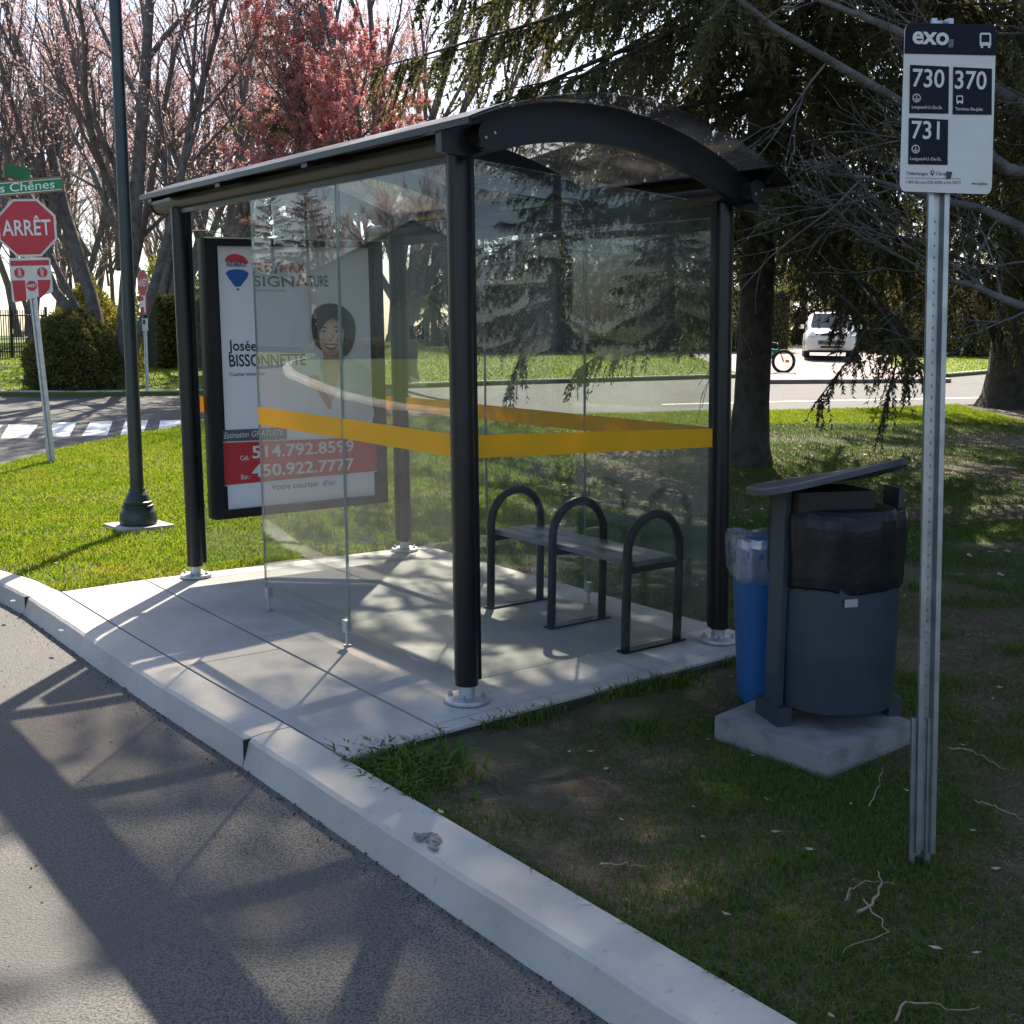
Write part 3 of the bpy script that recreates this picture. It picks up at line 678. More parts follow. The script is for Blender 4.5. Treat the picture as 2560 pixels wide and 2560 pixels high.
# portrait of a woman with short dark hair, printed on the poster
def smooth(P, n=6):
    P = np.array(P, float); k = len(P); o = []
    for i in range(k):
        p0, p1, p2, p3 = P[i-1], P[i], P[(i+1) % k], P[(i+2) % k]
        for t in np.linspace(0, 1, n, endpoint=False):
            o.append(.5*((2*p1)+(-p0+p2)*t+(2*p0-5*p1+4*p2-p3)*t*t+(-p0+3*p1-3*p2+p3)*t**3))
    return [tuple(q) for q in o]
def print_skin(name, c, r_, lite, dark, p=1.):
    """printed skin tone that is lighter in the middle of the picture"""
    M = mat(name, lite, .4); n = M.node_tree; L = n.links; B = n.nodes['Principled BSDF']
    ctr = np.array(S((AP-.012, *c)))-np.array(sh.location)
    tc = n.nodes.new('ShaderNodeTexCoord'); v = n.nodes.new('ShaderNodeVectorMath'); v.operation = 'DISTANCE'; v.inputs[1].default_value = tuple(ctr)
    L.new(tc.outputs['Object'], v.inputs[0]); mr = n.nodes.new('ShaderNodeMapRange'); mr.inputs[1].default_value = r_*.35; mr.inputs[2].default_value = r_; mr.interpolation_type = 'SMOOTHSTEP'
    L.new(v.outputs['Value'], mr.inputs[0]); mx = n.nodes.new('ShaderNodeMix'); mx.data_type = 'RGBA'; mx.inputs[6].default_value = (*lite, 1); mx.inputs[7].default_value = (*dark, 1)
    L.new(mr.outputs[0], mx.inputs[0]); L.new(mx.outputs[2], B.inputs['Base Color']); return M
def PTk(k): return PT(.008+.0012*k)
def pic(name, poly, k, material, n=6): sub(name, lambda m_: flat(m_, rev(smooth(poly, n)), PTk(k)), material)
mface = print_skin('print_face', (.972, 1.55), .14, (.88, .62, .50), (.58, .31, .23))
mneck = print_skin('print_neck', (.965, 1.25), .20, (.80, .55, .44), (.46, .25, .18))
mhand = print_skin('print_hand', (.86, 1.25), .10, (.84, .58, .46), (.50, .27, .2))
mblouse = print_skin('print_blouse', (.87, 1.22), .42, (.80, .81, .83), (.60, .62, .66))
MT['brow'] = mat('print_brow', (.07, .04, .032), .4); MT['shade'] = mat('print_shade', (.44, .225, .165), .4); MT['cheek'] = mat('print_cheek', (.70, .38, .31), .4)
pic('portrait_blouse', [(.78, 1.0), (.775, 1.10), (.80, 1.22), (.86, 1.33), (.925, 1.405), (1.0, 1.38), (1.085, 1.425), (1.16, 1.395), (1.25, 1.355), (1.293, 1.29), (1.294, 1.12), (1.29, .99), (1.04, .96)], 0, mblouse)
pic('portrait_neck', [(.930, 1.47), (.922, 1.40), (.925, 1.33), (.945, 1.22), (.965, 1.13), (.982, 1.12), (1.005, 1.20), (1.04, 1.30), (1.082, 1.40), (1.07, 1.48)], 1, mneck)
sub('portrait_collar', lambda m_: (flat(m_, rev(smooth([(.918, 1.41), (.895, 1.36), (.93, 1.20), (.968, 1.09), (.974, 1.12), (.945, 1.24), (.928, 1.34)])), PTk(2))), MT['plate'])
pic('portrait_hand', [(.800, 1.235), (.806, 1.268), (.822, 1.288), (.838, 1.283), (.850, 1.294), (.868, 1.286), (.882, 1.276), (.895, 1.258), (.915, 1.215), (.945, 1.15), (.972, 1.085), (.955, 1.06), (.925, 1.09), (.885, 1.155), (.855, 1.19), (.825, 1.20)], 3, mhand)
for q in (((.822, 1.286), (.826, 1.262), (.829, 1.262), (.826, 1.287)), ((.849, 1.292), (.851, 1.262), (.854, 1.262), (.853, 1.292)), ((.873, 1.282), (.872, 1.256), (.875, 1.256), (.877, 1.281)), ((.806, 1.262), (.84, 1.243), (.842, 1.247), (.808, 1.267))):
    sub('finger_line', lambda m_, q=q: flat(m_, rev(q), PTk(4)), MT['shade'])
hairp = [(.850, 1.53), (.838, 1.60), (.840, 1.665), (.865, 1.722), (.912, 1.756), (.970, 1.771), (1.04, 1.768), (1.10, 1.745), (1.15, 1.70), (1.176, 1.635), (1.170, 1.56), (1.150, 1.495), (1.115, 1.44), (1.085, 1.425), (1.02, 1.45), (.92, 1.455), (.88, 1.475)]
pic('portrait_hair', hairp, 4, MT['hair'])
pic('portrait_face', [(.884, 1.61), (.884, 1.555), (.893, 1.50), (.915, 1.457), (.948, 1.430), (.985, 1.424), (1.022, 1.440), (1.052, 1.474), (1.073, 1.525), (1.084, 1.58), (1.082, 1.63), (1.05, 1.668), (.985, 1.69), (.92, 1.668)], 5, mface)
for cx, cy in ((.918, 1.522), (1.036, 1.528)): sub('portrait_cheek', lambda m_, cx=cx, cy=cy: flat(m_, rev(ell(cx, cy, .022, .017, 20)), PTk(6)), MT['cheek'])
for x0, d in ((.924, 0), (1.022, .005)):
    sub('portrait_eye', lambda m_, x0=x0, d=d: flat(m_, rev(smooth([(x0-.020, 1.578+d), (x0, 1.586+d), (x0+.021, 1.579+d), (x0, 1.573+d)])), PTk(7)), MT['white'])
    sub('portrait_iris', lambda m_, x0=x0, d=d: flat(m_, rev(ell(x0+.001, 1.580+d, .0078, .0072, 14)), PTk(8)), MT['brow'])
    sub('portrait_lid', lambda m_, x0=x0, d=d: flat(m_, rev(smooth([(x0-.023, 1.577+d), (x0-.01, 1.588+d), (x0+.012, 1.589+d), (x0+.025, 1.579+d), (x0+.012, 1.585+d), (x0-.01, 1.584+d)])), PTk(9)), MT['hair'])
    sub('portrait_brow', lambda m_, x0=x0, d=d: flat(m_, rev(smooth([(x0-.028, 1.604+d), (x0-.008, 1.615+d), (x0+.020, 1.611+d), (x0+.030, 1.602+d), (x0+.014, 1.606+d), (x0-.01, 1.608+d)])), PTk(7)), MT['brow'])
sub('portrait_nose', lambda m_: flat(m_, rev(smooth([(.952, 1.534), (.958, 1.527), (.972, 1.522), (.988, 1.527), (.996, 1.537), (.984, 1.533), (.972, 1.530), (.961, 1.532)])), PTk(7)), MT['shade'])
sub('nose_line', lambda m_: flat(m_, rev(smooth([(.991, 1.575), (.988, 1.555), (.995, 1.538), (.999, 1.546), (.993, 1.558)])), PTk(7)), MT['shade'])
pic('portrait_lips', [(.926, 1.498), (.950, 1.503), (.968, 1.500), (.982, 1.503), (1.005, 1.505), (1.030, 1.503), (1.012, 1.474), (.980, 1.460), (.946, 1.470)], 7, MT['lip'])
pic('portrait_smile', [(.935, 1.495), (.975, 1.495), (1.020, 1.498), (1.004, 1.482), (.978, 1.476), (.952, 1.480)], 8, MT['white'])
for q in (((.917, 1.512), (.912, 1.492), (.919, 1.476), (.917, 1.492)), ((1.041, 1.516), (1.047, 1.497), (1.039, 1.481), (1.043, 1.497)), ((.955, 1.450), (.98, 1.445), (1.005, 1.452), (.98, 1.449))):
    sub('smile_line', lambda m_, q=q: flat(m_, rev(smooth(q)), PTk(7)), MT['shade'])
def strands(m_, n, seed, x0, x1, k, fringe):
    r = np.random.default_rng(seed)
    for _ in range(n):
        if fringe:                     # locks swept across the forehead
            a = np.array([r.uniform(.95, 1.06), r.uniform(1.715, 1.75)]); t = r.uniform(0, 1); e = np.array([.868+.235*t+r.normal(0, .008), 1.628+.045*math.sin(math.pi*t)+r.normal(0, .010)-(.05 if t < .15 or t > .88 else 0)])
            mdl = (a+e)/2+np.array([(e[0]-a[0])*.25, .022])
        else:                          # the sides, down to the nape
            sd = r.choice([-1, 1]); a = np.array([1.0+sd*r.uniform(.02, .10), r.uniform(1.73, 1.76)]); e = np.array([(.868 if sd < 0 else 1.115)+r.uniform(-.02, .03)*1., r.uniform(1.455, 1.56)]); mdl = np.array([(.856 if sd < 0 else 1.150)+r.normal(0, .012), r.uniform(1.60, 1.68)])
        tt = np.linspace(0, 1, 9)[:, None]; c = (1-tt)**2*a+2*tt*(1-tt)*mdl+tt**2*e; d = np.gradient(c, axis=0); d /= np.linalg.norm(d, axis=1, keepdims=True); w_ = (.0042 if fringe else .0022)*np.sin(np.pi*np.clip(tt*.9+.08, 0, 1))
        nn = np.c_[-d[:, 1:], d[:, :1]]*w_
        flat(m_, list(map(tuple, c+nn))+list(map(tuple, (c-nn)[::-1])), PTk(k))
sub('portrait_fringe', lambda m_: strands(m_, 90, 3, 0, 0, 10, True), MT['hair'])
MT['hairl'] = mat('print_hair_light', (.085, .052, .042), .4)
o_ = sub('hair_strands', lambda m_: (strands(m_, 34, 4, 0, 0, 11, True), strands(m_, 46, 5, 0, 0, 11, False)), MT['hairl']); o_['kind'] = 'stuff'
mb = MB(); mb.box((AP-.045, .573, 2.175), (AP-.039, .885, 2.300), S); nm = mb.build('maker_plate', MT['plate'], adp)
mb = MB(); text(mb, 'imagi', PT(.047), .647, 2.222, .795, 2.230, .055, .004); mb.build('plate_lettering', MT['ink'], adp)
# bench with three hoops, anchored on the slab inside the shelter
be = thing('bench', K((.7, 1.25, 0)), 'low grey bench with three black tubular hoops standing inside the glass shelter', 'bench')
for a in (1.26, .71, .135):
    pts = [K((a, 1.065, .01)), K((a, 1.065, .25)), K((a, 1.065, .50))]
    c_, rr = 1.25, .185
    pts += [K((a, c_-rr*math.cos(t), .50+rr*math.sin(t))) for t in np.linspace(.2, math.pi-.2, 13)]
    pts += [K((a, 1.435, .50)), K((a, 1.435, .25)), K((a, 1.435, .01))]
    mb = MB(); mb.tube(pts, .0235, 14); hp = mb.build('hoop', MT['black'], be)
    mb = MB(); mb.box((a-.03, 1.035, .003), (a+.03, 1.475, .012), K); mb.build('foot_bar', MT['black'], hp)
    mb = MB(); mb.box((a-.012, 1.088, .400), (a+.012, 1.412, .432), K); mb.build('seat_bracket', MT['black'], hp)
for i in range(3):
    mb = MB(); mb.box((.115, 1.095+i*.104, .433), (1.285, 1.095+i*.104+.098, .462), K); mb.build('seat_plank', mat('bench_plank', (.16, .18, .205), .3, var=(9, (.11, .125, .145), .4, .7)), be, bevel=.004)

# ------------------------------------------------------------------ bus stop sign at the right
bp = np.array([1.262, 3.045, -.05])
st = thing('bus_stop_sign', bp, 'white and black bus stop sign showing routes 730, 370 and 731 on a galvanised post', 'bus stop sign')
top = aty(1779, 48, 3.045)
def postpt(z): t = (z-bp[2])/(top[2]-bp[2]); return bp+(top-bp)*t
def uchan(mb, z0, z1, w_, dz=0., shift=(0, 0)):
    prof_ = [(-w_*.5, .012), (-w_*.5, 0), (-w_*.26, 0), (-w_*.16, .022), (w_*.16, .022), (w_*.26, 0), (w_*.5, 0), (w_*.5, .012)]
    prof_ = prof_+[(x_, y_+.003) for x_, y_ in reversed(prof_)]
    A, B_ = postpt(z0), postpt(z1)
    lo = [(A[0]+x_+shift[0], A[1]+y_+shift[1], A[2]) for x_, y_ in prof_]; hi = [(B_[0]+x_+shift[0], B_[1]+y_+shift[1], B_[2]) for x_, y_ in prof_]
    k = len(prof_)
    for i in range(k): mb.face([lo[i], lo[(i+1) % k], hi[(i+1) % k], hi[i]])
mb = MB(); uchan(mb, .0, 2.41, .058)
for i in range(56):
    z = .12+i*.033; p = postpt(z)
    if z < 1.9: mb.lathe([(.004, 0), (.003, -.002)], (0, 0, 0), 8, lambda q, p=p: (p[0]+q[0], p[1]+.0205+q[2], p[2]+q[1]))
ps = mb.build('post', MT['galv'], st)
mb = MB(); uchan(mb, -.06, .42, .062, shift=(-.012, .014)); mb.build('ground_stub', MT['galv'], st)
YS = 3.018
cs = [aty(1707, 44, YS), aty(1879, 47, YS+.02), aty(1870, 367, YS+.02), aty(1697, 361, YS)]   # TL TR BR BL
ST = lambda u, v, off=0.: tuple((cs[0]*(1-u)+cs[1]*u)*(1-v)+(cs[3]*(1-u)+cs[2]*u)*v+np.array([0, -off, 0]))
# sign face coordinates: crop pixels (1344 x 1932) of the photograph's sign
def SC_(off): return lambda p: ST((p[0]-(190-65*(p[1]-75)/1790))/(945.), (p[1]-75-(p[0]-190)*.022)/1790., off)
def rrect(x0, y0, x1, y1, r, n=5):
    o = []
    for cx, cy, a0 in ((x1-r, y0+r, -90), (x1-r, y1-r, 0), (x0+r, y1-r, 90), (x0+r, y0+r, 180)):
        o += [(cx+r*math.cos(math.radians(a0+90*i/n)), cy+r*math.sin(math.radians(a0+90*i/n))) for i in range(n+1)]
    return o
W2 = lambda off: (lambda p: ST(p[0], p[1], off))
mb = MB(); rr_ = rrect(0, 0, 1, 1, .055); rr_ = [(x_, .5+(y_-.5)) for x_, y_ in rr_]
f_ = [ST(x_, y_, .003) for x_, y_ in rr_]; b_ = [ST(x_, y_, 0) for x_, y_ in rr_]
mb.face(f_[::-1]); mb.face(b_)
for i in range(len(f_)): j = (i+1) % len(f_); mb.face([f_[i], f_[j], b_[j], b_[i]])
bd = mb.build('sign_panel', MT['signwhite'], st)
def SX(cx, cy):                        # crop pixel -> sign fraction
    v = (cy-80-(cx-190)*.030)/1790.; u = (cx-(190-62*v))/(945.-10*v); return u, v
TS = lambda off: (lambda p: ST(*SX(p[0], -p[1]), off))
def sgn(name, material, fn): mb = MB(); fn(mb); mb.build(name, material, bd)
def hdr(m_):
    top_ = [p for p in rrect(0, 0, 1, 1, .055)]
    pts = [(.0, .18)]+[(x_, y_) for x_, y_ in rrect(0, 0, 1, .36, .055) if y_ < .18]
    pts = [(1, .18), (0, .18)]+[p for p in rrect(0, 0, 1, 1, .055)[18:24]]+[p for p in rrect(0, 0, 1, 1, .055)[0:6]]
    m_.face([ST(x_, y_, .0045) for x_, y_ in pts][::-1])
    for q in ((237, 520, 638, 1032), (680, 545, 1082, 1046), (222, 1080, 624, 1578)):
        x0, y0, x1, y1 = q; dx = -10*(y1-y0)/500
        flat(m_, [(x0, -y0), (x0+dx, -y1), (x1+dx, -(y1+6)), (x1, -(y0+22))], TS(.0045))
sgn('black_fields', MT['signnavy'], hdr)
def icon_bus(m_, x0, y0, w_, h_, off):
    T = TS(off); fl = lambda P: flat(m_, [(x0+u*w_, -(y0+v*h_)) for u, v in P], T)
    fl([(0, .62), (0, .85), (1, .85), (1, .62)]); fl([(.0, .12), (0, .62), (.14, .62), (.14, .12)]); fl([(.86, .12), (.86, .62), (1, .62), (1, .12)])
    fl([(.08, 0), (.0, .12), (1, .12), (.92, 0)]); fl([(.08, .85), (.08, 1), (.28, 1), (.28, .85)]); fl([(.72, .85), (.72, 1), (.92, 1), (.92, .85)])
def icon_arrow(m_, cx, cy, r, off):
    T = TS(off); n = 24
    for i in range(n):
        a, b = 2*math.pi*i/n, 2*math.pi*(i+1)/n
        flat(m_, [(cx+r*math.cos(a), -(cy+r*1.1*math.sin(a))), (cx+.8*r*math.cos(a), -(cy+.88*r*math.sin(a))), (cx+.8*r*math.cos(b), -(cy+.88*r*math.sin(b))), (cx+r*math.cos(b), -(cy+r*1.1*math.sin(b)))], T)
    flat(m_, [(cx-.09*r, -(cy-.7*r)), (cx-.09*r, -(cy+.3*r)), (cx+.09*r, -(cy+.3*r)), (cx+.09*r, -(cy-.7*r))], T)
    flat(m_, [(cx-.55*r, -(cy+.0*r)), (cx-.55*r, -(cy+.28*r)), (cx, -(cy+.8*r)), (cx+.55*r, -(cy+.28*r)), (cx+.55*r, -(cy+.0*r)), (cx, -(cy+.5*r))], T)
for args in (('exo', 257, 300, 632, 322, 190, .028), ('730', 256, 752, 582, 766, 190, .012), ('370', 692, 776, 1018, 788, 190, .012), ('731', 245, 1304, 530, 1312, 190, .012),
             ('Longueuil-U.-De-Sh.', 250, 982, 565, 992, 34, .006), ('Terminus Ste-Julie', 694, 1004, 975, 1010, 34, .006), ('Longueuil-U.-De-Sh.', 230, 1534, 548, 1540, 34, .006)):
    sgn('white_lettering', MT['signwhite'], lambda m_, q=args: text(m_, q[0], TS(.006), q[1], -q[2], q[3], -q[4], q[5], q[6]))
sgn('bus_symbol', MT['signwhite'], lambda m_: icon_bus(m_, 955, 195, 118, 158, .006)); sgn('bus_symbol', MT['signwhite'], lambda m_: icon_bus(m_, 708, 848, 68, 90, .006))
sgn('arrow_symbol', MT['signwhite'], lambda m_: icon_arrow(m_, 300, 872, 42, .006)); sgn('arrow_symbol', MT['signwhite'], lambda m_: icon_arrow(m_, 287, 1416, 42, .006))
def sbk(m_):
    T = TS(.0045); Tx = lambda s, x0, y0, x1, y1, h, b=.0: text(m_, s, T, x0, -y0, x1, -y1, h, b)
    Tx('Téléchargez', 195, 1690, 412, 1694, 32, .008); Tx('Chrono', 493, 1692, 640, 1700, 34, .006); Tx('1 833 allo exo (255-6396) arrêt 70277', 190, 1782, 748, 1788, 30, .0); Tx('exo.quebec', 858, 1792, 1022, 1796, 28, .012)
    flat(m_, [(190, -1722), (190, -1726), (748, -1734), (748, -1730)], T)
    P = [(458-20*math.cos(t), -(1662-20*math.sin(t))) for t in np.linspace(-.3, math.pi+.3, 14)]+[(458, -1706)]
    flat(m_, P, T); flat(m_, [(596, -1654), (600, -1736), (640, -1732), (656, -1660)], TS(.008))
sgn('black_lettering', MT['ink'], sbk)
sgn('pin_hole', MT['signwhite'], lambda m_: flat(m_, [(458+10*math.cos(t), -(1664+10*math.sin(t))) for t in np.linspace(0, 6.28, 12)], TS(.0055)))
sgn('torn_sticker', MT['inkgrey'], lambda m_: flat(m_, [(636, -255), (628, -346), (680, -342), (686, -258)], TS(.0065)))

# ------------------------------------------------------------------ litter bin and blue recycling bin on their slab
sb_ = MB(); SP = [(.831, 4.151), (1.168, 3.747), (1.625, 4.103), (1.298, 4.616)]
mb = MB(); mb.prism(SP, -.12, .035)
tag(mb.build('concrete_slab', mat('slab_concrete', (.24, .235, .23), .9, var=(9, (.15, .145, .14), .45, .7, 6), bump=(60, .5, .01)), bevel=.006), 'small grey concrete slab under the litter bin beside the shelter', 'concrete slab')
bc = np.array([1.30, 4.19, 0]); BZ = .035
lb = thing('litter_bin', (bc[0], bc[1], BZ), 'dark blue grey round litter bin with a slanted lid on side plates', 'litter bin')
ux, uy = np.array([.963, .27]), np.array([-.27, .963])     # back, along
def LBp(p): return (bc[0]+p[0]*ux[0]+p[1]*uy[0], bc[1]+p[0]*ux[1]+p[1]*uy[1], BZ+p[2])
def oval(rx, ry, n=36, pw=2.4):
    o = []
    for t in np.linspace(0, 2*np.pi, n, endpoint=False):
        c_, s_ = math.cos(t), math.sin(t); o.append((rx*math.copysign(abs(c_)**(2/pw), c_), ry*math.copysign(abs(s_)**(2/pw), s_)))
    return o
def ovlathe(mb, levels, T, n=36, pw=2.4, cap=True):
    rings = [[T((x_, y_, z)) for x_, y_ in oval(rx, ry, n, pw)] for rx, ry, z in levels]
    for A, B_ in zip(rings[:-1], rings[1:]): mb.add(A+B_, [(i, (i+1) % n, n+(i+1) % n, n+i) for i in range(n)])
    if cap: mb.face(rings[-1]); mb.face(rings[0][::-1])
mb = MB(); ovlathe(mb, [(.205, .20, .055), (.230, .222, .075), (.238, .23, .30), (.238, .23, .72), (.23, .222, .725)], LBp); mb.build('body', MT['dgrey'], lb)
for sx in (-1, 1):
    mb = MB(); mb.box((sx*.252-.012, -.052, .0), (sx*.252+.012, .052, .93), LBp); mb.box((sx*.252-.03, -.09, .0), (sx*.252+.03, .09, .075), LBp); mb.build('side_plate', MT['dgrey'], lb)
mb = MB(); mb.box((-.226, -.05, .06), (.226, .05, .075), LBp); mb.build('cross_bar', MT['dgrey'], lb)
mb = MB(); ovlathe(mb, [(.20, .20, .735), (.225, .24, .80), (.21, .19, .86)], LBp); mb.build('inner_liner', MT['blackm'], lb)
mb = MB()
RX, RY = np.array([1., 0]), np.array([0, 1.])
lidT = lambda p: (1.228+p[0]*.93, 4.15+p[1], BZ+.972+.17*p[0]+p[2]-.17*p[1]-.28*p[0]*p[1])
n = 40; top_ = []; bot_ = []
oo = oval(.312, .27, n, 2.8)
ov1 = [lidT((x_, y_, .008)) for x_, y_ in oo]; ov2 = [lidT((x_*1.0, y_*1.0, -.014)) for x_, y_ in oo]; ov0 = [lidT((x_*.97, y_*.965, .014)) for x_, y_ in oo]
mb.add(ov2+ov1, [(i, (i+1) % n, n+(i+1) % n, n+i) for i in range(n)]); mb.add(ov1+ov0, [(i, (i+1) % n, n+(i+1) % n, n+i) for i in range(n)]); mb.face(ov0); mb.face(ov2[::-1])
mb.build('lid', mat('lid_paint', (.045, .058, .078), .35, var=(5, (.06, .07, .09), .4, .7)), lb)
mb = MB(); mb.box((-.235, -.10, .80), (.10, .12, .93), LBp); mb.build('lid_support', MT['blackm'], lb)
# black bag folded over the rim of the bin
def crumple(levels, T, n=72, amp=.012, seed=3, pw=2.4):
    r = np.random.default_rng(seed); mb = MB(); rings = []
    ph = r.uniform(0, 6.28, (6,))
    for k, (rx, ry, z) in enumerate(levels):
        row = []
        for i, (x_, y_) in enumerate(oval(rx, ry, n, pw)):
            t = 2*math.pi*i/n; e = amp*(math.sin(5*t+ph[0]+z*4)+.7*math.sin(11*t+ph[1]-z*5)+.45*math.sin(19*t+ph[2]+z*8)+.3*math.sin(41*t+ph[4]+z*12))
            row.append(T((x_*(1+e), y_*(1+e), z+e*.25+.006*math.sin(5*t+ph[3]))))
        rings.append(row)
    for A, B_ in zip(rings[:-1], rings[1:]): mb.add(A+B_, [(i, (i+1) % n, n+(i+1) % n, n+i) for i in range(n)])
    return mb
mb = crumple([(.240, .233, .555), (.2445, .238, .565), (.247, .241, .60), (.248, .242, .64), (.249, .243, .68), (.251, .245, .72), (.253, .247, .76), (.254, .248, .80), (.252, .246, .83), (.244, .238, .85), (.21, .21, .83)], LBp, 150, .020, 4)
bagp = mb.build('bin_bag', MT['bag'], loc=(bc[0], bc[1], BZ)); tag(bagp, 'black plastic bag folded over the rim of the litter bin', 'bin bag')
mb = MB(); mb.box((-.10, -.2325, .505), (-.045, -.2290, .535), LBp); mb.build('sticker', MT['sticker'], lb)
# blue recycling bin
rb0 = np.array([1.125, 4.53, -.02])
rb = thing('recycling_bin', rb0, 'slim blue plastic recycling bin standing behind the grey litter bin', 'recycling bin')
def RBp(p): return (rb0[0]+p[0], rb0[1]+p[1], rb0[2]+p[2])
mb = MB(); ovlathe(mb, [(.105, .11, .0), (.112, .12, .01), (.155, .15, .62), (.167, .16, .66), (.169, .162, .70), (.157, .15, .70), (.13, .14, .62)], RBp, 36, 4, False); mb.face([RBp((x_, y_, .0)) for x_, y_ in oval(.105, .11, 36, 4)][::-1]); mb.build('body', MT['bluebin'], rb)
mb = MB(); ovlathe(mb, [(.171, .164, .655), (.175, .168, .66), (.175, .168, .685), (.171, .164, .69)], RBp, 36, 4); mb.build('rim', MT['bluebin'], rb)
mb = crumple([(.165, .163, .55), (.172, .168, .57), (.176, .172, .64), (.180, .174, .70), (.174, .168, .735), (.13, .14, .73), (.12, .13, .60)], RBp, 72, .03, 9, 4)
tag(mb.build('recycling_bag', MT['bagclear'], loc=rb0), 'clear plastic bag folded over the rim of the blue recycling bin', 'bin bag')

# ------------------------------------------------------------------ street lamp
lp = ong(262, 996)
lp[2] = float(lawn_z(lp[0], lp[1]))
la = thing('street_lamp', lp, 'tall dark green street lamp pole with a bell shaped base on a concrete block', 'street lamp')
def L3(p): return (lp[0]+p[0], lp[1]+p[1], lp[2]+p[2])
lean = (aty(217, 0, lp[1])[0]-lp[0])/(aty(217, 0, lp[1])[2]-lp[2])
def L4(p): return (lp[0]+p[0]+lean*p[2], lp[1]+p[1], lp[2]+p[2])
mb = MB(); c45 = math.cos(.75); s45 = math.sin(.75)
mb.prism([(x_*c45-y_*s45, x_*s45+y_*c45) for x_, y_ in ((-.21, -.21), (.21, -.21), (.21, .21), (-.21, .21))], -.2, .045, L3); mb.build('footing', MT['kerbconc'], la, bevel=.008)
mb = MB(); mb.lathe([(.142, .045), (.150, .06), (.150, .10), (.140, .15), (.120, .185), (.126, .19), (.126, .205), (.110, .21), (.114, .235), (.104, .24), (.085, .29), (.064, .32), (.062, .345)], (0, 0, 0), 28, L4); mb.build('base_cover', MT['lampgreen'], la)
mb = MB(); mb.lathe([(.054, .30), (.054, .8), (.050, 2.0), (.045, 5.6)], (0, 0, 0), 24, L4); mb.build('pole', MT['lampgreen'], la)
mb = MB(); mb.lathe([(.05, 5.6), (.09, 5.65), (.07, 5.75), (.17, 6.1), (.19, 6.15), (.05, 6.32), (.02, 6.42)], (0, 0, 0), 16, L4); mb.build('lantern', MT['lens'], la)

# ------------------------------------------------------------------ stop signs
def octo(c, r, Tn): return [Tn((c[0]+r*math.cos(math.radians(22.5+45*i)), c[1]+r*math.sin(math.radians(22.5+45*i)))) for i in range(8)]
def sign_plane(origin, ex, ez, n):
    return lambda off: (lambda p: tuple(origin+ex*p[0]+ez*p[1]+n*off))
def plate(mb, P0, T, th=.003):
    f_ = [T(0)(p) for p in P0]; b_ = [T(-th)(p) for p in P0]; mb.face(f_); mb.face(b_[::-1])
    for i in range(len(P0)): j = (i+1) % len(P0); mb.face([f_[i], b_[i], b_[j], f_[j]])
YD = float(ong(98, 873)[1])
s0 = ong(98, 873); s0[2] -= .03
sp = thing('stop_sign', s0, 'large red ARRÊT stop sign on a leaning galvanised post on the grass corner', 'stop sign')
tp = aty(40, 372, YD)
dv = (tp-s0)/np.linalg.norm(tp-s0)
def chan(mb, A, B_, w_):
    pr_ = [(-w_*.5, .03), (-w_*.5, 0), (-w_*.2, 0), (-w_*.2, .015), (w_*.2, .015), (w_*.2, 0), (w_*.5, 0), (w_*.5, .03)]
    for (x0, y0), (x1, y1) in zip(pr_[:-1], pr_[1:]): mb.face([(A[0]+x0, A[1]+y0, A[2]), (A[0]+x1, A[1]+y1, A[2]), (B_[0]+x1, B_[1]+y1, B_[2]), (B_[0]+x0, B_[1]+y0, B_[2])])
mb = MB(); chan(mb, s0, s0+dv*3.02, .075); mb.build('post', MT['galv'], sp)
mb = MB(); chan(mb, s0+np.array([-.02, .02, 0]), s0+np.array([-.02, .02, 0])+dv*.55, .085); mb.build('ground_stub', MT['galv'], sp)
oc_ = aty(51, 430, YD-.05)
exv = (aty(104, 432, YD-.02)-aty(0, 434, YD-.08)); exv /= np.linalg.norm(exv); ezv = dv-exv*(dv@exv); ezv /= np.linalg.norm(ezv); nv = np.cross(exv, ezv)
ST1 = sign_plane(oc_, exv, ezv, nv)
r8 = .325/math.cos(math.radians(22.5))
mb = MB(); plate(mb, [(r8*math.cos(math.radians(22.5+45*i)), r8*math.sin(math.radians(22.5+45*i))) for i in range(8)], ST1); b1 = mb.build('stop_plate', MT['signwhite'], sp)
mb = MB(); mb.face([ST1(.002)((.925*r8*math.cos(math.radians(22.5+45*i)), .925*r8*math.sin(math.radians(22.5+45*i)))) for i in range(8)]); mb.build('red_field', MT['signred'], b1)
mb = MB(); text(mb, 'ARRÊT', ST1(.004), -.275, -.085, .265, -.085, .175, .012); mb.build('lettering', MT['white'], b1)
c2 = aty(59, 528.5, YD-.04); ST2 = sign_plane(c2, exv, ezv, nv)
P0 = rrect(-.232, -.255, .232, .255, .035); P0 = [(x_, y_) for x_, y_ in P0]
P0 = [(x_, -y_) for x_, y_ in rrect(-.232, -.255, .232, .255, .035)][::-1]
def cut(P): return [(min(x_, .232), max(y_, -.255+max(0, (x_-.02))*.55)) for x_, y_ in P]
mb = MB(); plate(mb, cut(P0), ST2); b2 = mb.build('junction_plate', MT['signwhite'], sp)
mb = MB(); T = ST2(.002)
mb.face([T(p) for p in [(-.215, .165), (.215, .165), (.215, .225), (-.215, .225)]])
mb.face([T(p) for p in [(-.205, -.235), (-.07, -.235), (-.07, .0), (-.215, .0)]])
mb.face([T(p) for p in [(.07, -.225), (.13, -.175), (.20, -.10), (.215, .0), (.07, .0)]])
for cx, cy in ((-.125, .085), (.13, .085), (.0, -.065)): mb.face([T((cx+.062*math.cos(math.radians(22.5+45*i)), cy+.062*math.sin(math.radians(22.5+45*i)))) for i in range(8)])
mb.build('red_marks', MT['signred'], b2)
mb = MB(); T3_ = ST2(.004); text(mb, 'ARRÊT', T3_, -.05, -.082, .05, -.082, .035, .012)
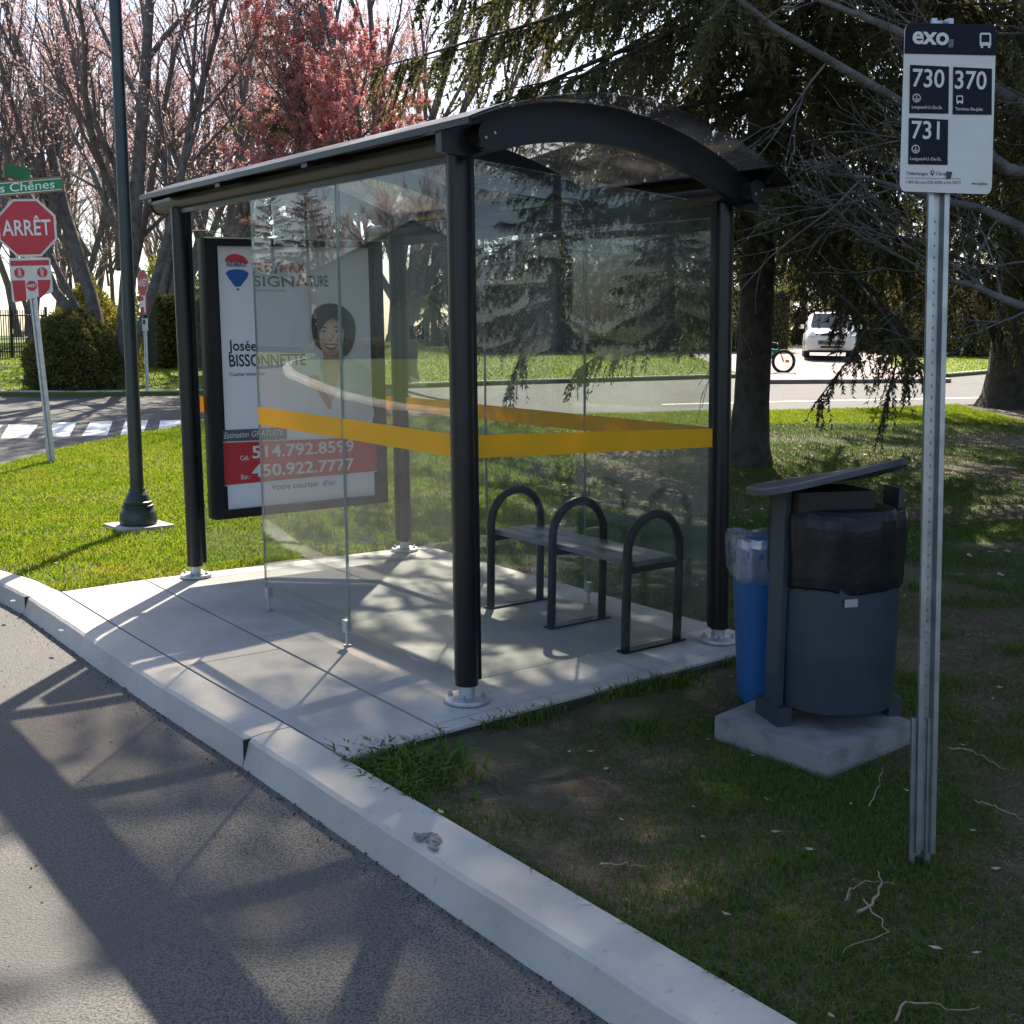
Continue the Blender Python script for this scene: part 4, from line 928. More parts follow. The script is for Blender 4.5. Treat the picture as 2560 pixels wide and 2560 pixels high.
text(mb, 'ARRÊT', lambda p: T3_((.13-p[1], .085+p[0])), -.05, -.016, .05, -.016, .035, .012); text(mb, 'ARRÊT', lambda p: T3_((-.125+p[1], .085-p[0])), -.05, -.016, .05, -.016, .035, .012)
mb.build('lettering', MT['white'], b2)
# street name blades on top of the same post
ex3 = (aty(118, 346, YD-.08)-aty(0, 356, YD+.1)); ex3 /= np.linalg.norm(ex3); n3 = np.cross(ex3, np.array([0, 0, 1.])); ST3 = sign_plane(aty(118, 346, YD-.06), ex3, np.array([0, 0, 1.]), n3)
mb = MB(); plate(mb, [(-1.06, -.085), (0, -.085), (0, .085), (-1.06, .085)], ST3, .025); b3 = mb.build('street_name_plate', MT['wood'], sp)
mb = MB(); mb.face([ST3(.002)(p) for p in [(-1.05, -.07), (-.012, -.07), (-.012, .06), (-1.05, .06)]]); mb.build('green_field', MT['signgreen'], b3)
mb = MB(); text(mb, 'des Chênes', ST3(.004), -1.02, -.045, -.10, -.045, .095, .006)
for p in ([(-1.05, -.07), (-.012, -.07), (-.012, -.062), (-1.05, -.062)], [(-1.05, .052), (-.012, .052), (-.012, .06), (-1.05, .06)]): mb.face([ST3(.004)(q) for q in p])
mb.build('lettering', MT['white'], b3)
ex4 = np.array([.30, .95, 0]); ST4 = sign_plane(aty(33, 325, YD), ex4, np.array([0, 0, 1.]), np.array([.95, -.30, 0])*1.)
mb = MB(); plate(mb, [(-.2, -.08), (.2, -.08), (.2, .08), (-.2, .08)], ST4, .025); b4 = mb.build('cross_street_plate', MT['wood'], sp)
mb = MB(); mb.face([ST4(.003)(p) for p in [(-.19, -.07), (.19, -.07), (.19, .07), (-.19, .07)]]); mb.build('green_field', MT['signgreen'], b4)
# second stop sign across the street
f0 = ong(278, 736); YF = float(f0[1])
s2 = thing('stop_sign', f0, 'distant red ARRÊT stop sign with small plates on the far side of the street', 'stop sign')
mb = MB(); tpf = aty(269, 512, YF); chan(mb, f0-np.array([0, 0, .1]), tpf, .07); mb.build('post', MT['galv'], s2)
exf = np.array([.66, -.75, 0]); nf = np.array([-.75, -.66, 0.]); kf = YF*1.0/2007.
def fplane(px_, py_): return sign_plane(aty(px_, py_, YF-.06), exf, np.array([0, 0, 1.]), nf)
Tf = fplane(269, 534); R_ = 24.5*kf/math.cos(math.radians(22.5))
mb = MB(); plate(mb, [(R_*math.cos(math.radians(22.5+45*i)), R_*math.sin(math.radians(22.5+45*i))) for i in range(8)], Tf); c1 = mb.build('stop_plate', MT['signwhite'], s2)
mb = MB(); mb.face([Tf(.004)((.92*R_*math.cos(math.radians(22.5+45*i)), .92*R_*math.sin(math.radians(22.5+45*i)))) for i in range(8)]); mb.build('red_field', MT['signred'], c1)
mb = MB(); text(mb, 'ARRÊT', Tf(.008), -.80*R_, -.24*R_, .80*R_, -.24*R_, .5*R_, .012); mb.build('lettering', MT['white'], c1)
Tf = fplane(271, 574); hw = .19; hh = 17*kf
mb = MB(); plate(mb, [(-hw, -hh), (hw, -hh), (hw, hh), (-hw, hh)], Tf); c2_ = mb.build('junction_plate', MT['signred'], s2)
mb = MB()
for p in ([(-hw*.9, -hh*.3), (hw*.1, -hh*.3), (hw*.1, hh*.4), (-hw*.9, hh*.4)], [(.1*hw, -hh*.9), (hw*.6, -hh*.9), (hw*.6, hh*.9), (.1*hw, hh*.9)]): mb.face([Tf(.004)(q) for q in p])
mb.build('white_marks', MT['white'], c2_)
Tf = fplane(273.5, 609); hh = 15*kf
mb = MB(); plate(mb, [(-hw*.8, -hh), (hw*.8, -hh), (hw*.8, hh), (-hw*.8, hh)], Tf); c3 = mb.build('route_plate', MT['signwhite'], s2)
mb = MB(); 
for p in ([(-hw*.8, hh*.55), (hw*.8, hh*.55), (hw*.8, hh), (-hw*.8, hh)], [(-hw*.6, -hh*.2), (hw*.1, -hh*.2), (hw*.1, hh*.4), (-hw*.6, hh*.4)]): mb.face([Tf(.004)(q) for q in p])
mb.build('black_fields', MT['signnavy'], c3)

# ------------------------------------------------------------------ trees
def grow(seed, stems, levels=4, nch=(7, 6, 4, 3), ratio=(.55, .5, .5, .5), up=.15, spread=.75, jit=.10, minr=.0036, fan=None):
    """a bare tree: returns polylines by level and bud positions"""
    r = np.random.default_rng(seed); NP = 6
    out_ = []; buds = []
    cur = [(np.array(p, float), np.array(d, float)/np.linalg.norm(d), L_, rad) for p, d, L_, rad in stems]
    for lev in range(levels):
        Pn = []; Rn = []; nxt = []
        for p, d, L_, rad in cur:
            pts = [p]; dd = d.copy(); sg = L_/(NP-1)
            for i in range(NP-1):
                dd = dd+r.normal(0, jit, 3)+np.array([0, 0, up*(.5 if lev == 0 else 1)*.35]); dd /= np.linalg.norm(dd)
                pts.append(pts[-1]+dd*sg)
            pts = np.array(pts); Pn.append(pts)
            tip = max(minr, rad*.35)
            Rn.append(np.linspace(rad, tip, NP))
            if lev < levels-1:
                k = nch[lev]; fr = np.linspace(.30 if lev == 0 else .15, 1, k)+r.uniform(-.06, .06, k)
                for f in np.clip(fr, .1, 1):
                    x_ = f*(NP-1); i = min(int(x_), NP-2); q = pts[i]+(pts[i+1]-pts[i])*(x_-i); t = pts[i+1]-pts[i]; t /= np.linalg.norm(t)
                    v = r.normal(0, 1, 3); v -= t*(v@t); v /= np.linalg.norm(v)
                    sp_ = spread*r.uniform(.6, 1.15); nd = t*math.cos(sp_)+v*math.sin(sp_)+np.array([0, 0, up]); nd /= np.linalg.norm(nd)
                    nl = L_*ratio[lev]*(1.1-.45*f)*r.uniform(.75, 1.2)
                    nxt.append((q, nd, nl, max(minr, min(rad*.55, (rad*(1-.65*f))*.62))))
            else: buds.append(pts)
        out_.append((np.array(Pn), np.array(Rn))); cur = nxt
    return out_, np.array(buds)
def tuft_tris(C, Dv, size, per, seed, wide=.5):
    """small leaf or bud faces around points C"""
    r = np.random.default_rng(seed); n = len(C)*per
    c = np.repeat(C, per, 0)+r.normal(0, size*.8, (n, 3)); d = r.normal(0, 1, (n, 3)); d /= np.linalg.norm(d, axis=1, keepdims=True)
    e = np.cross(d, r.normal(0, 1, (n, 3))); e /= np.linalg.norm(e, axis=1, keepdims=True)+1e-9
    s = size*r.uniform(.5, 1.3, (n, 1))
    V = np.stack([c-d*s-0*e, c+e*s*wide, c+d*s, c-e*s*wide], 1).reshape(-1, 3); b = np.arange(n)*4
    return V, np.stack([b, b+1, b+2, b+3], 1)
def bare_tree(name, base, stems, label, seed, budmat='bud', budsize=.035, budper=3, group=None, bark='barkgrey', **kw):
    lv, bd_ = grow(seed, [(np.array(p)+np.array(base), d, L_, r_) for p, d, L_, r_ in stems], **kw)
    t = thing(name, base, label, 'tree', group)
    mb = MB()
    for i, (P, R_) in enumerate(lv[:2]):
        v, q = tubes(P, R_, 9 if i == 0 else 6); mb.add(v, q)
    # root flare
    b_ = np.array(base); rr0 = max(s[3] for s in stems)
    mb.tube([b_+np.array([0, 0, -.3]), b_+np.array([0, 0, .0]), b_+np.array([0, 0, .35])], [rr0*2.0, rr0*1.55, rr0*1.05], 12)
    mb.build('trunk', MT[bark], t)
    mb = MB()
    for P, R_ in lv[2:]:
        v, q = tubes(P, R_, 3); mb.add(v, q)
    crown = mb.build('crown', MT['twig'], t)
    if budper:
        C = bd_[:, 1:].reshape(-1, 3)
        v, q = tuft_tris(C, None, budsize, budper, seed+5); mb = MB(); mb.add(v, q, smooth=False); mb.build('blossom', MT[budmat], crown)
    return t
def gp(x, y, Y=None):                  # ground point under a column of the picture at depth Y
    p = aty(x, y, Y); return np.array([p[0], Y, float(G(Y))-.03])

# the big many-stemmed maple behind the lamp pole
base = ong(222, 730); base[2] -= .05
big = [((-.12, 0, 0), (-.30, .05, 1), 10.5, .17), ((.1, .05, 0), (.03, .1, 1), 11.5, .21), ((.0, -.05, 0), (-.55, -.1, 1), 9.5, .13), ((.15, 0, .2), (.28, .1, 1), 10, .12), ((0, .1, .3), (-.12, .35, 1), 10, .11), ((-.1, .0, .5), (-.85, .2, 1), 8, .09)]
bare_tree('maple_tree', base, big, 'big maple with several grey stems fanning out from the far verge behind the lamp pole', 11, levels=5, nch=(8, 6, 4, 3), ratio=(.46, .5, .55, .5), spread=.62, up=.10, budper=1, budsize=.034)
b2_ = gp(287, 0, 33.); 
bare_tree('maple_tree', b2_, [((0, 0, 0), (.12, 0, 1), 9, .24), ((.1, 0, 1.2), (.5, .1, 1), 8, .14), ((0, 0, 1.6), (-.5, 0, 1), 8, .14), ((0, 0, 2), (.0, .3, 1), 9, .14)], 'maple with a dark forked trunk rising behind the clipped hedge', 12, levels=5, nch=(7, 6, 4, 3), ratio=(.5, .5, .55, .5), spread=.65, up=.1, budper=2, budsize=.034)
b3_ = gp(412, 0, 30.)
bare_tree('maple_tree', b3_, [((0, 0, 0), (-.05, 0, 1), 7, .22), ((0, 0, 2.6), (.55, 0, 1), 6.5, .13), ((0, 0, 2.2), (-.45, .1, 1), 7, .13), ((0, 0, 3), (.2, .3, 1), 8, .13)], 'crooked maple seen between the shelter post and the poster', 13, levels=5, nch=(7, 6, 4, 3), ratio=(.5, .5, .55, .5), spread=.68, up=.08, budper=2, budsize=.034)
b4_ = gp(770, 0, 27.)
bare_tree('crab_apple_tree', b4_, [((0, 0, 0), (0, 0, 1), 4.5, .2), ((0, 0, 1.5), (-.30, 0, 1), 10, .13), ((0, 0, 1.5), (.30, .1, 1), 10, .13), ((0, 0, 1.7), (-.1, .2, 1), 11, .13), ((0, 0, 1.7), (.12, -.1, 1), 11, .13), ((0, 0, 1.4), (.55, .0, 1), 9, .11), ((0, 0, 1.4), (-.55, .0, 1), 8, .11)], 'slender tree with bare stems and pink buds fanning up behind the shelter roof', 14, levels=5, nch=(8, 6, 4, 3), ratio=(.42, .5, .55, .5), spread=.45, up=.2, budper=2, budsize=.034)
b5_ = gp(655, 0, 26.)
bare_tree('red_maple_tree', b5_, [((0, 0, 0), (0, 0, 1), 5.0, .17), ((0, 0, 2), (-.35, 0, 1), 5.2, .10), ((0, 0, 2), (.40, .1, 1), 3.6, .10), ((0, 0, 2.5), (.1, -.3, 1), 4.5, .10), ((0, 0, 3), (-.35, .2, 1), 5.6, .09)], 'red leaved maple in front of the tall dark spruce', 15, budmat='redleaf', budsize=.038, budper=5, levels=5, nch=(8, 6, 4, 3), ratio=(.5, .5, .55, .5), spread=.75, up=.08)
# distant wood on the left: copies of two bare trees
wa = bare_tree('woodland_tree', gp(30, 0, 44.), [((0, 0, 0), (0, 0, 1), 13, .20), ((0, 0, 4), (.4, .1, 1), 8, .1), ((0, 0, 5), (-.4, .1, 1), 8, .1)], 'thin bare tree in the far wood beyond the iron fence', 21, levels=5, nch=(8, 5, 4, 3), ratio=(.42, .5, .55, .5), spread=.6, up=.15, budper=1, budsize=.05, group='bare trees of the far wood', minr=.009)
wb = bare_tree('woodland_tree', gp(150, 0, 40.), [((0, 0, 0), (.05, 0, 1), 11, .22), ((0, 0, 3), (.35, .1, 1), 8, .12), ((0, 0, 3.5), (-.5, -.1, 1), 7, .12)], 'thin bare tree in the far wood beyond the iron fence', 22, levels=5, nch=(8, 5, 4, 3), ratio=(.45, .5, .55, .5), spread=.65, up=.12, budper=1, budsize=.05, group='bare trees of the far wood', minr=.009)
for i, (px_, Y) in enumerate(((-60, 47), (75, 52), (205, 50), (330, 47), (440, 52), (500, 46), (560, 56), (620, 62), (690, 48), (735, 60), (800, 55), (-130, 40), (860, 66), (5, 62), (160, 66), (300, 68))):
    dup(wa if i % 2 else wb, gp(px_, 0, float(Y)), rng.uniform(0, 6.28), rng.uniform(.85, 1.15))

# spruces
def spruce_branch(seed, L_=3.2, droop=.35, nb=46, nd=26, wild=1.):
    r = np.random.default_rng(seed); NP = 10; s = np.linspace(0, 1, NP)
    main = np.c_[s*L_, r.normal(0, .04, NP).cumsum()*.5, -droop*L_*s**1.4*.55+.12*L_*np.clip(s-.65, 0, 1)**1.5]
    return dress(main, r, nb, nd, wild)
def dress(main, r, nb, nd, wild=1., lmul=1.):
    NP = len(main); L_ = np.linalg.norm(np.diff(main, axis=0), axis=1).sum()
    f = r.uniform(.08, 1, nb)**.9; x_ = f*(NP-1); i = np.minimum(x_.astype(int), NP-2); w_ = (x_-i)[:, None]
    st_ = main[i]*(1-w_)+main[i+1]*w_; tg = main[i+1]-main[i]; tg /= np.linalg.norm(tg, axis=1, keepdims=True)
    lat = np.cross(tg, np.array([0, 0, 1.])); lat /= np.linalg.norm(lat, axis=1, keepdims=True)+1e-6
    side = np.where(r.random(nb) < .5, -1., 1.)[:, None]
    d0 = lat*side*r.uniform(.3, .9, (nb, 1))+tg*r.uniform(.2, .8, (nb, 1))+np.array([0, 0, -1.])*r.uniform(.1, .6, (nb, 1)); d0 /= np.linalg.norm(d0, axis=1, keepdims=True)
    bl = (lmul*L_*.20*(1.15-.7*f)*r.uniform(.5, 1.3, nb))[:, None, None]
    t = np.linspace(0, 1, 5)[None, :, None]
    bp_ = st_[:, None]+d0[:, None]*bl*t*.8+np.array([0, 0, -1.])*bl*t**1.6*.55
    wv, wq = tubes(bp_, np.linspace(.0045, .0015, 5)[None].repeat(nb, 0), 3)
    mv, mq = tubes(main[None], np.linspace(.028*L_/3, .006, NP)[None], 5)
    # needle sprays
    tt = r.uniform(.05, 1, (nb, nd)); xi = tt*4; k = np.minimum(xi.astype(int), 3); ww = (xi-k)[..., None]; I = np.arange(nb)[:, None]
    p = bp_[I, k]*(1-ww)+bp_[I, k+1]*ww; tv = bp_[I, k+1]-bp_[I, k]; tv /= np.linalg.norm(tv, axis=2, keepdims=True)
    p = p.reshape(-1, 3); tv = tv.reshape(-1, 3); n = len(p)
    q = r.normal(0, 1, (n, 3)); q -= tv*(q*tv).sum(1, keepdims=True); q /= np.linalg.norm(q, axis=1, keepdims=True)+1e-9
    nl = r.uniform(.03, .075, (n, 1))*wild; dd = tv*.75+q*.75; e = np.cross(dd, r.normal(0, 1, (n, 3))); e /= np.linalg.norm(e, axis=1, keepdims=True)+1e-9
    nv_ = np.stack([p-e*.011*wild, p+e*.011*wild, p+dd*nl], 1).reshape(-1, 3); b = np.arange(n)*3
    return (nv_, np.stack([b, b+1, b+2], 1)), (np.concatenate([wv, mv]), np.concatenate([wq, mq+len(wv)]))
def place(V, az, pitch, sc, pos):
    c, s = math.cos(pitch), math.sin(pitch); x_ = V[:, 0]*c-V[:, 2]*s; z = V[:, 0]*s+V[:, 2]*c; y_ = V[:, 1]
    C_, S_ = math.cos(az), math.sin(az)
    return np.c_[x_*C_-y_*S_, x_*S_+y_*C_, z]*sc+pos
def spruce(name, base, H, r0, zlow, label, seed, trunk_r=.25, prof=.75, whorl=.42, per=6, group=None, material='needle', tmpl=None, extra=(), nb=46, nd=26, wild=1., gap=0.):
    r = np.random.default_rng(seed); base = np.array(base, float)
    t = thing(name, base, label, 'tree', group)
    T_ = tmpl or [spruce_branch(seed*10+i, 3.2, .25+.1*i, nb, nd, wild) for i in range(4)]
    mb = MB(); zz = np.array([-.3, 0., .25, .8, 2, H*.5, H*.98]); k = 14
    rr = np.array([trunk_r*2.0, trunk_r*1.55, trunk_r*1.2, trunk_r, trunk_r*.95, trunk_r*.6, .02])
    mb.tube([base+np.array([.04*math.sin(z*.8), 0, z]) for z in zz], rr, k)
    tr = mb.build('trunk', MT['bark'], t)
    cm = MB(); wm = MB(); z = zlow
    while z < H*.99:
        f = max(0, (z-zlow)/(H-zlow)); R_ = max(.25, r0*(1-f)**prof*(.8+.2*min(1, f*6+.5)))
        a0 = r.uniform(0, 6.28)
        for j in range(per):
            if r.random() < gap: continue
            az = a0+6.283*j/per+r.normal(0, .25); sc = R_/3.0*r.uniform(.72, 1.15); pit = -.18+.75*f+r.normal(0, .12)
            (nv_, ntr), (wv, wq) = T_[r.integers(len(T_))]; pos = base+np.array([0, 0, z+r.normal(0, .15)])
            cm.add(place(nv_, az, pit, sc, pos), t=ntr, smooth=False); wm.add(place(wv, az, pit, sc, pos), wq)
        z += whorl*(1-.35*f)
    for ex in extra:
        (nv_, ntr), (wv, wq) = ex; cm.add(nv_, t=ntr, smooth=False); wm.add(wv, wq)
    cr = cm.build('crown', MT[material], t); wm.build('branches', MT['bark'], cr)
    return t
# boughs that hang low in front of the driveway and behind the shelter
def bough(pts, Y, seed, nb=34, nd=30, lm=1.2):
    P = np.array([aty(x_, y_, Y+dy) for x_, y_, dy in pts]); n = 9
    s = np.linspace(0, len(P)-1, n); i = np.minimum(s.astype(int), len(P)-2); w_ = (s-i)[:, None]; Q_ = P[i]*(1-w_)+P[i+1]*w_
    return dress(Q_, np.random.default_rng(seed), nb, nd, .85, lm)
ex = [bough(((1500, 500, .8), (1590, 560, .3), (1640, 610, 0), (1600, 680, -.2), (1535, 765, -.3)), 10.6, 71, 44),
      bough(((1520, 470, 1.2), (1640, 540, .5), (1690, 610, 0), (1690, 690, -.1), (1665, 790, -.1)), 10.8, 72, 56),
      bough(((1560, 520, .6), (1700, 600, .2), (1720, 650, 0), (1710, 740, 0)), 10.9, 73, 30),
      bough(((1350, 480, .6), (1250, 560, .0), (1180, 640, -.2), (1085, 700, -.3)), 11.0, 74, 44),
      bough(((1330, 440, .6), (1120, 500, .0), (1010, 600, -.2), (965, 715, -.3)), 11.2, 75, 44),
      bough(((1450, 420, .6), (1540, 500, .2), (1600, 560, 0), (1570, 625, 0)), 11.0, 76, 36),
      bough(((1340, 360, .8), (1100, 400, .2), (950, 500, 0), (905, 650, -.2)), 11.4, 77, 44)]
TM = [spruce_branch(900+i, 3.2, .25+.1*i, 70, 44) for i in range(4)]
sb1 = ong(1410, 872); sb1[2] -= .04
spruce('spruce_tree', sb1, 19, 4.2, 3.3, 'old spruce with a thick trunk right behind the shelter', 51, .215, .38, .34, 8, extra=ex, tmpl=TM, gap=.05)
sb2 = ong(1897, 765); sb2[2] -= .04
spruce('spruce_tree', sb2, 21, 4.8, 4.8, 'old spruce at the lawn edge with roots showing beside the driveway', 52, .40, .50, .42, 8, tmpl=TM, gap=.15)
# neighbours outside the frame that shade the lawn
tb = spruce('spruce_tree', (7.6, 9.5, -.02), 17, 4.0, 4.0, 'old spruce on the lawn to the right of the bus stop', 53, .24, .50, .42, 7, tmpl=TM, gap=.28)
for x_, y_, a_, s_, l_ in ((10.4, 14.0, 2.1, 1.05, 'old spruce at the far right of the lawn near the driveway'), (22., 4.5, 1., .95, 'old spruce far off to the right of the bus stop'), (16.5, 9.0, 3.3, 1.05, 'old spruce standing farthest right on the lawn')):
    dup(tb, (x_, y_, float(G(y_))-.04), a_, s_, l_)
# tall dark spruce behind the red maple
for i, (px_, Y, s_) in enumerate(((20, 70, .8), (95, 74, .85), (185, 68, .8), (280, 64, .7), (40, 40, .5), (128, 48, .5), (-330, 58, 1.), (-460, 50, .9), (-600, 62, 1.), (-250, 64, .9), (-760, 56, .95), (-950, 60, 1.05), (-1150, 52, .9), (-520, 72, 1.1), (-860, 74, 1.))):
    dup(wb if i % 2 else wa, gp(px_, 0, float(Y)), rng.uniform(0, 6.28), s_)
sp3 = gp(562, 0, 28.)
spruce('spruce_tree', sp3, 15.5, 1.9, 1.5, 'tall narrow dark spruce behind the red leaved maple', 54, .2, .55, .55, 7, wild=1.9, nb=40, nd=18)
fa = spruce('conifer_tree', gp(900, 0, 50.), 10.5, 3.0, .4, 'dark conifer in the row beyond the cross street', 55, .2, .6, .6, 7, group='conifers beyond the cross street', material='needle_shade', wild=2.2, nb=36, nd=16)
for i, (px_, Y, s_) in enumerate(((985, 47, .9), (1070, 52, 1.05), (1150, 46, .95), (1240, 50, 1.1), (1330, 55, 1.), (1420, 58, 1.1), (1500, 60, 1.15), (1590, 62, 1.1), (1680, 58, 1.), (1770, 52, 1.), (1860, 50, 1.05), (1960, 46, 1.1), (820, 56, .8), (1715, 66, 1.2), (1540, 70, 1.2))):
    dup(fa, gp(px_, 0, float(Y)), rng.uniform(0, 6.28), s_)
# bare tree at the right whose grey limbs reach into the picture
tb0 = np.array([6.3, 8.2, 0.]); lt = thing('linden_tree', tb0, 'bare grey linden whose limbs reach across above the bus stop sign', 'tree')
mb = MB(); mb.tube([tb0+np.array(p) for p in ((0, 0, -.2), (0, 0, .3), (-.03, 0, 1.2), (0, 0, 3), (.1, 0, 5), (.1, 0, 8))], [.3, .24, .2, .17, .13, .06], 14)
limbs = [((2150, 470, 0), (1932, 340, -.3), (1800, 250, -.5), (1620, 140, -.7), (1420, 5, -.9), (1250, -120, -1)), ((2150, 400, .2), (1932, 200, .3), (1760, 90, .2), (1600, 20, .2), (1480, -60, .2)),
         ((2150, 520, 0), (1990, 480, .1), (1850, 395, .2), (1700, 350, .1), (1560, 330, 0)), ((2150, 600, 0), (1980, 590, -.2), (1870, 540, -.2), (1740, 515, -.1)), ((2150, 300, .2), (1990, 60, .4), (1860, -60, .4))]
LP = []
for lb_ in limbs:
    P = np.array([aty(x_, y_, 8.2+dy) for x_, y_, dy in lb_]); P[0] = tb0+np.array([0, 0, max(2., P[0][2])])
    s = np.linspace(0, len(P)-1, 9); i = np.minimum(s.astype(int), len(P)-2); w_ = (s-i)[:, None]; LP.append(P[i]*(1-w_)+P[i+1]*w_)
LP = np.array(LP); LP[:, 1:] += np.random.default_rng(5).normal(0, .03, LP[:, 1:].shape)
v, q = tubes(LP, np.linspace(.055, .012, 9)[None].repeat(len(LP), 0), 7); mb.add(v, q); mb.build('trunk', MT['barkgrey'], lt)
r5 = np.random.default_rng(77); st5 = []
for P in LP:
    for k in range(8):
        i = r5.integers(1, 8); q0_ = P[i]+(P[i+1]-P[i])*r5.random(); d = (P[i+1]-P[i])/np.linalg.norm(P[i+1]-P[i])+r5.normal(0, .65, 3); st5.append((q0_, d, r5.uniform(.5, 1.5), .010))
lv, bd_ = grow(78, st5, levels=3, nch=(5, 4), ratio=(.6, .6), spread=.6, up=.05, minr=.0025)
mb = MB()
for P, R_ in lv: v, q = tubes(P, R_, 4); mb.add(v, q)
cr = mb.build('crown', MT['barkgrey'], lt)
v, q = tuft_tris(bd_[:, -1], None, .012, 1, 79); mb = MB(); mb.add(v, q); mb.build('buds', MT['bud'], cr)

# ------------------------------------------------------------------ shrubs, hedge, fence on the far side
def shrub(name, base, rad, shape, label, cat, material, n, size, seed, group=None):
    """shape(u) -> points on and near the surface of the clipped body, u: (n,3) unit directions"""
    r = np.random.default_rng(seed); t = thing(name, base, label, cat, group); base = np.array(base)
    u = r.normal(0, 1, (n, 3)); u /= np.linalg.norm(u, axis=1, keepdims=True); u[:, 2] = np.abs(u[:, 2])*np.where(r.random(n) < .15, -.3, 1)
    P = shape(u)*(1-np.abs(r.normal(0, .05, n)))[:, None]*(1+.05*np.sin(u[:, 0:1]*9+u[:, 2:3]*7)+.035*np.sin(u[:, 1:2]*17+u[:, 0:1]*13)+.03*np.sin(u[:, 2:3]*23+u[:, 1:2]*11))
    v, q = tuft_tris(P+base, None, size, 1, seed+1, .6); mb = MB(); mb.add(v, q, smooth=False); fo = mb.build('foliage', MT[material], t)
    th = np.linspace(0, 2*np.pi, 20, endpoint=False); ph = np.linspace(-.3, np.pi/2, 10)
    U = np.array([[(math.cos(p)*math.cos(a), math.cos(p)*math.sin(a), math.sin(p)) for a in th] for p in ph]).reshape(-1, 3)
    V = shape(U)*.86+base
    mb = MB(); mb.add(V, [(i*20+j, i*20+(j+1) % 20, (i+1)*20+(j+1) % 20, (i+1)*20+j) for i in range(9) for j in range(20)]); mb.build('light_blocker', MT['core'], fo)  # unseen dark body added inside the leaves to block light
    return t
e1 = lambda rx, ry, rz: (lambda u: u*np.array([rx, ry, rz])+np.array([0, 0, rz*.12]))
g1 = ong(111, 737); g1[1] += 1.0; g1[2] = float(G(g1[1]))-.03
shrub('round_bush', g1, 1, e1(1.10, 1.05, 1.50), 'big clipped rounded cedar bush at the kerb across the street', 'bush', 'cedar', 26000, .035, 61)
def conec(u):
    h = np.clip(u[:, 2:3], -.3, 1); rr = np.where(h < .55, 1., np.clip((1.0-h)/.45, 0.02, 1)); a = u[:, :2]/(np.linalg.norm(u[:, :2], axis=1, keepdims=True)+1e-6)
    return np.concatenate([a*rr*1.12*np.minimum(1, np.linalg.norm(u[:, :2], axis=1, keepdims=True)*1.6+.2), h*2.42], 1)
g2 = gp(150, 0, 27.0)
shrub('pointed_bush', g2, 1, conec, 'golden topped cedar clipped to a point behind the rounded bush', 'bush', 'gold', 24000, .04, 62)
def hedge(name, p0, p1, h, d, label, material, n, seed, group=None):
    p0, p1 = np.array(p0[:2]), np.array(p1[:2]); L_ = np.linalg.norm(p1-p0); u = (p1-p0)/L_; w_ = np.array([-u[1], u[0]]); r = np.random.default_rng(seed)
    c = (p0+p1)/2; t = thing(name, (c[0], c[1], float(G(c[1]))-.03), label, 'hedge', group)
    s = r.uniform(0, L_, n); f = r.random(n); z = np.where(f < .35, h+r.normal(0, .05, n), r.uniform(0, h, n)); k = np.where(f < .35, r.uniform(-d/2, d/2, n), np.where(f < .8, -d/2, d/2)+r.normal(0, .05, n))
    P = p0+u*s[:, None]+w_*k[:, None]; P = np.c_[P, G(P[:, 1])+z]
    v, q = tuft_tris(P, None, .06, 1, seed, .6); mb = MB(); mb.add(v, q, smooth=False); fo = mb.build('foliage', MT[material], t)
    mb = MB(); T = lambda p: (*(p0+u*p[0]+w_*p[1]), float(G((p0+u*p[0])[1]))+p[2]); mb.box((.08, -d/2+.08, -.1), (L_-.08, d/2-.08, h-.08), T); mb.build('light_blocker', MT['core'], fo)  # the dark box is added inside to stop light passing through
hedge('hedge', gp(262, 0, 31.), gp(470, 0, 33.), 1.95, 1.1, 'dark clipped hedge on the far lawn behind the second stop sign', 'cedar', 14000, 63)
hedge('hedge', gp(900, 0, 43.), gp(1500, 0, 47.), 2.6, 1.6, 'long dark hedge at the back of the lawn seen through the glass', 'cedar', 20000, 64)
hedge('hedge', gp(1640, 0, 56.), gp(2100, 0, 52.), 2.2, 1.6, 'dark hedge behind the white car at the right', 'cedar', 14000, 65)
for i, (px_, Y, h, lab) in enumerate(((310, 46, 3.4, 'pale yellow green shrub far behind the dark hedge'), (455, 44, 4.2, 'tall yellow green shrub glowing beyond the poster'))):
    b = gp(px_, 0, float(Y)); shrub('flowering_shrub', b, 1, e1(1.7, 1.4, h), lab, 'shrub', 'yellowgreen', 7000, .07, 66+i)
for i, (px_, Y, h, lab, mt_) in enumerate(((1745, 46, 3.9, 'golden brown leafed shrub beside the driveway', 'needlel'), (1640, 50, 4.4, 'olive leafed shrub rising behind the white car roof', 'needlel'), (1850, 44, 2.6, 'light green shrub beside the spruce at the right edge', 'needlel'))):
    b = gp(px_, 0, float(Y)); shrub('leafy_shrub', b, 1, e1(1.5, 1.3, h), lab, 'shrub', mt_, 6000, .08, 70+i)
# iron fence in front of the wood
fp0, fp1 = gp(-160, 0, 33.), gp(60, 0, 36.); fe = thing('iron_fence', fp0, 'black iron picket fence in front of the far wood', 'fence')
mb = MB(); d_ = fp1-fp0; n = 46
for i in range(n):
    p = fp0+d_*i/(n-1); p[2] = float(G(p[1])); mb.box((p[0]-.012, p[1]-.012, p[2]), (p[0]+.012, p[1]+.012, p[2]+1.55))
for z in (.25, 1.4): mb.tube([fp0+np.array([0, 0, z]), fp1+np.array([0, 0, z])], .022, 6)
mb.build('pickets', MT['blackm'], fe)
for i in range(4):
    p = fp0+d_*i/3; p[2] = float(G(p[1])); mb = MB(); mb.box((p[0]-.035, p[1]-.035, p[2]), (p[0]+.035, p[1]+.035, p[2]+1.65)); mb.build('post', MT['blackm'], fe)

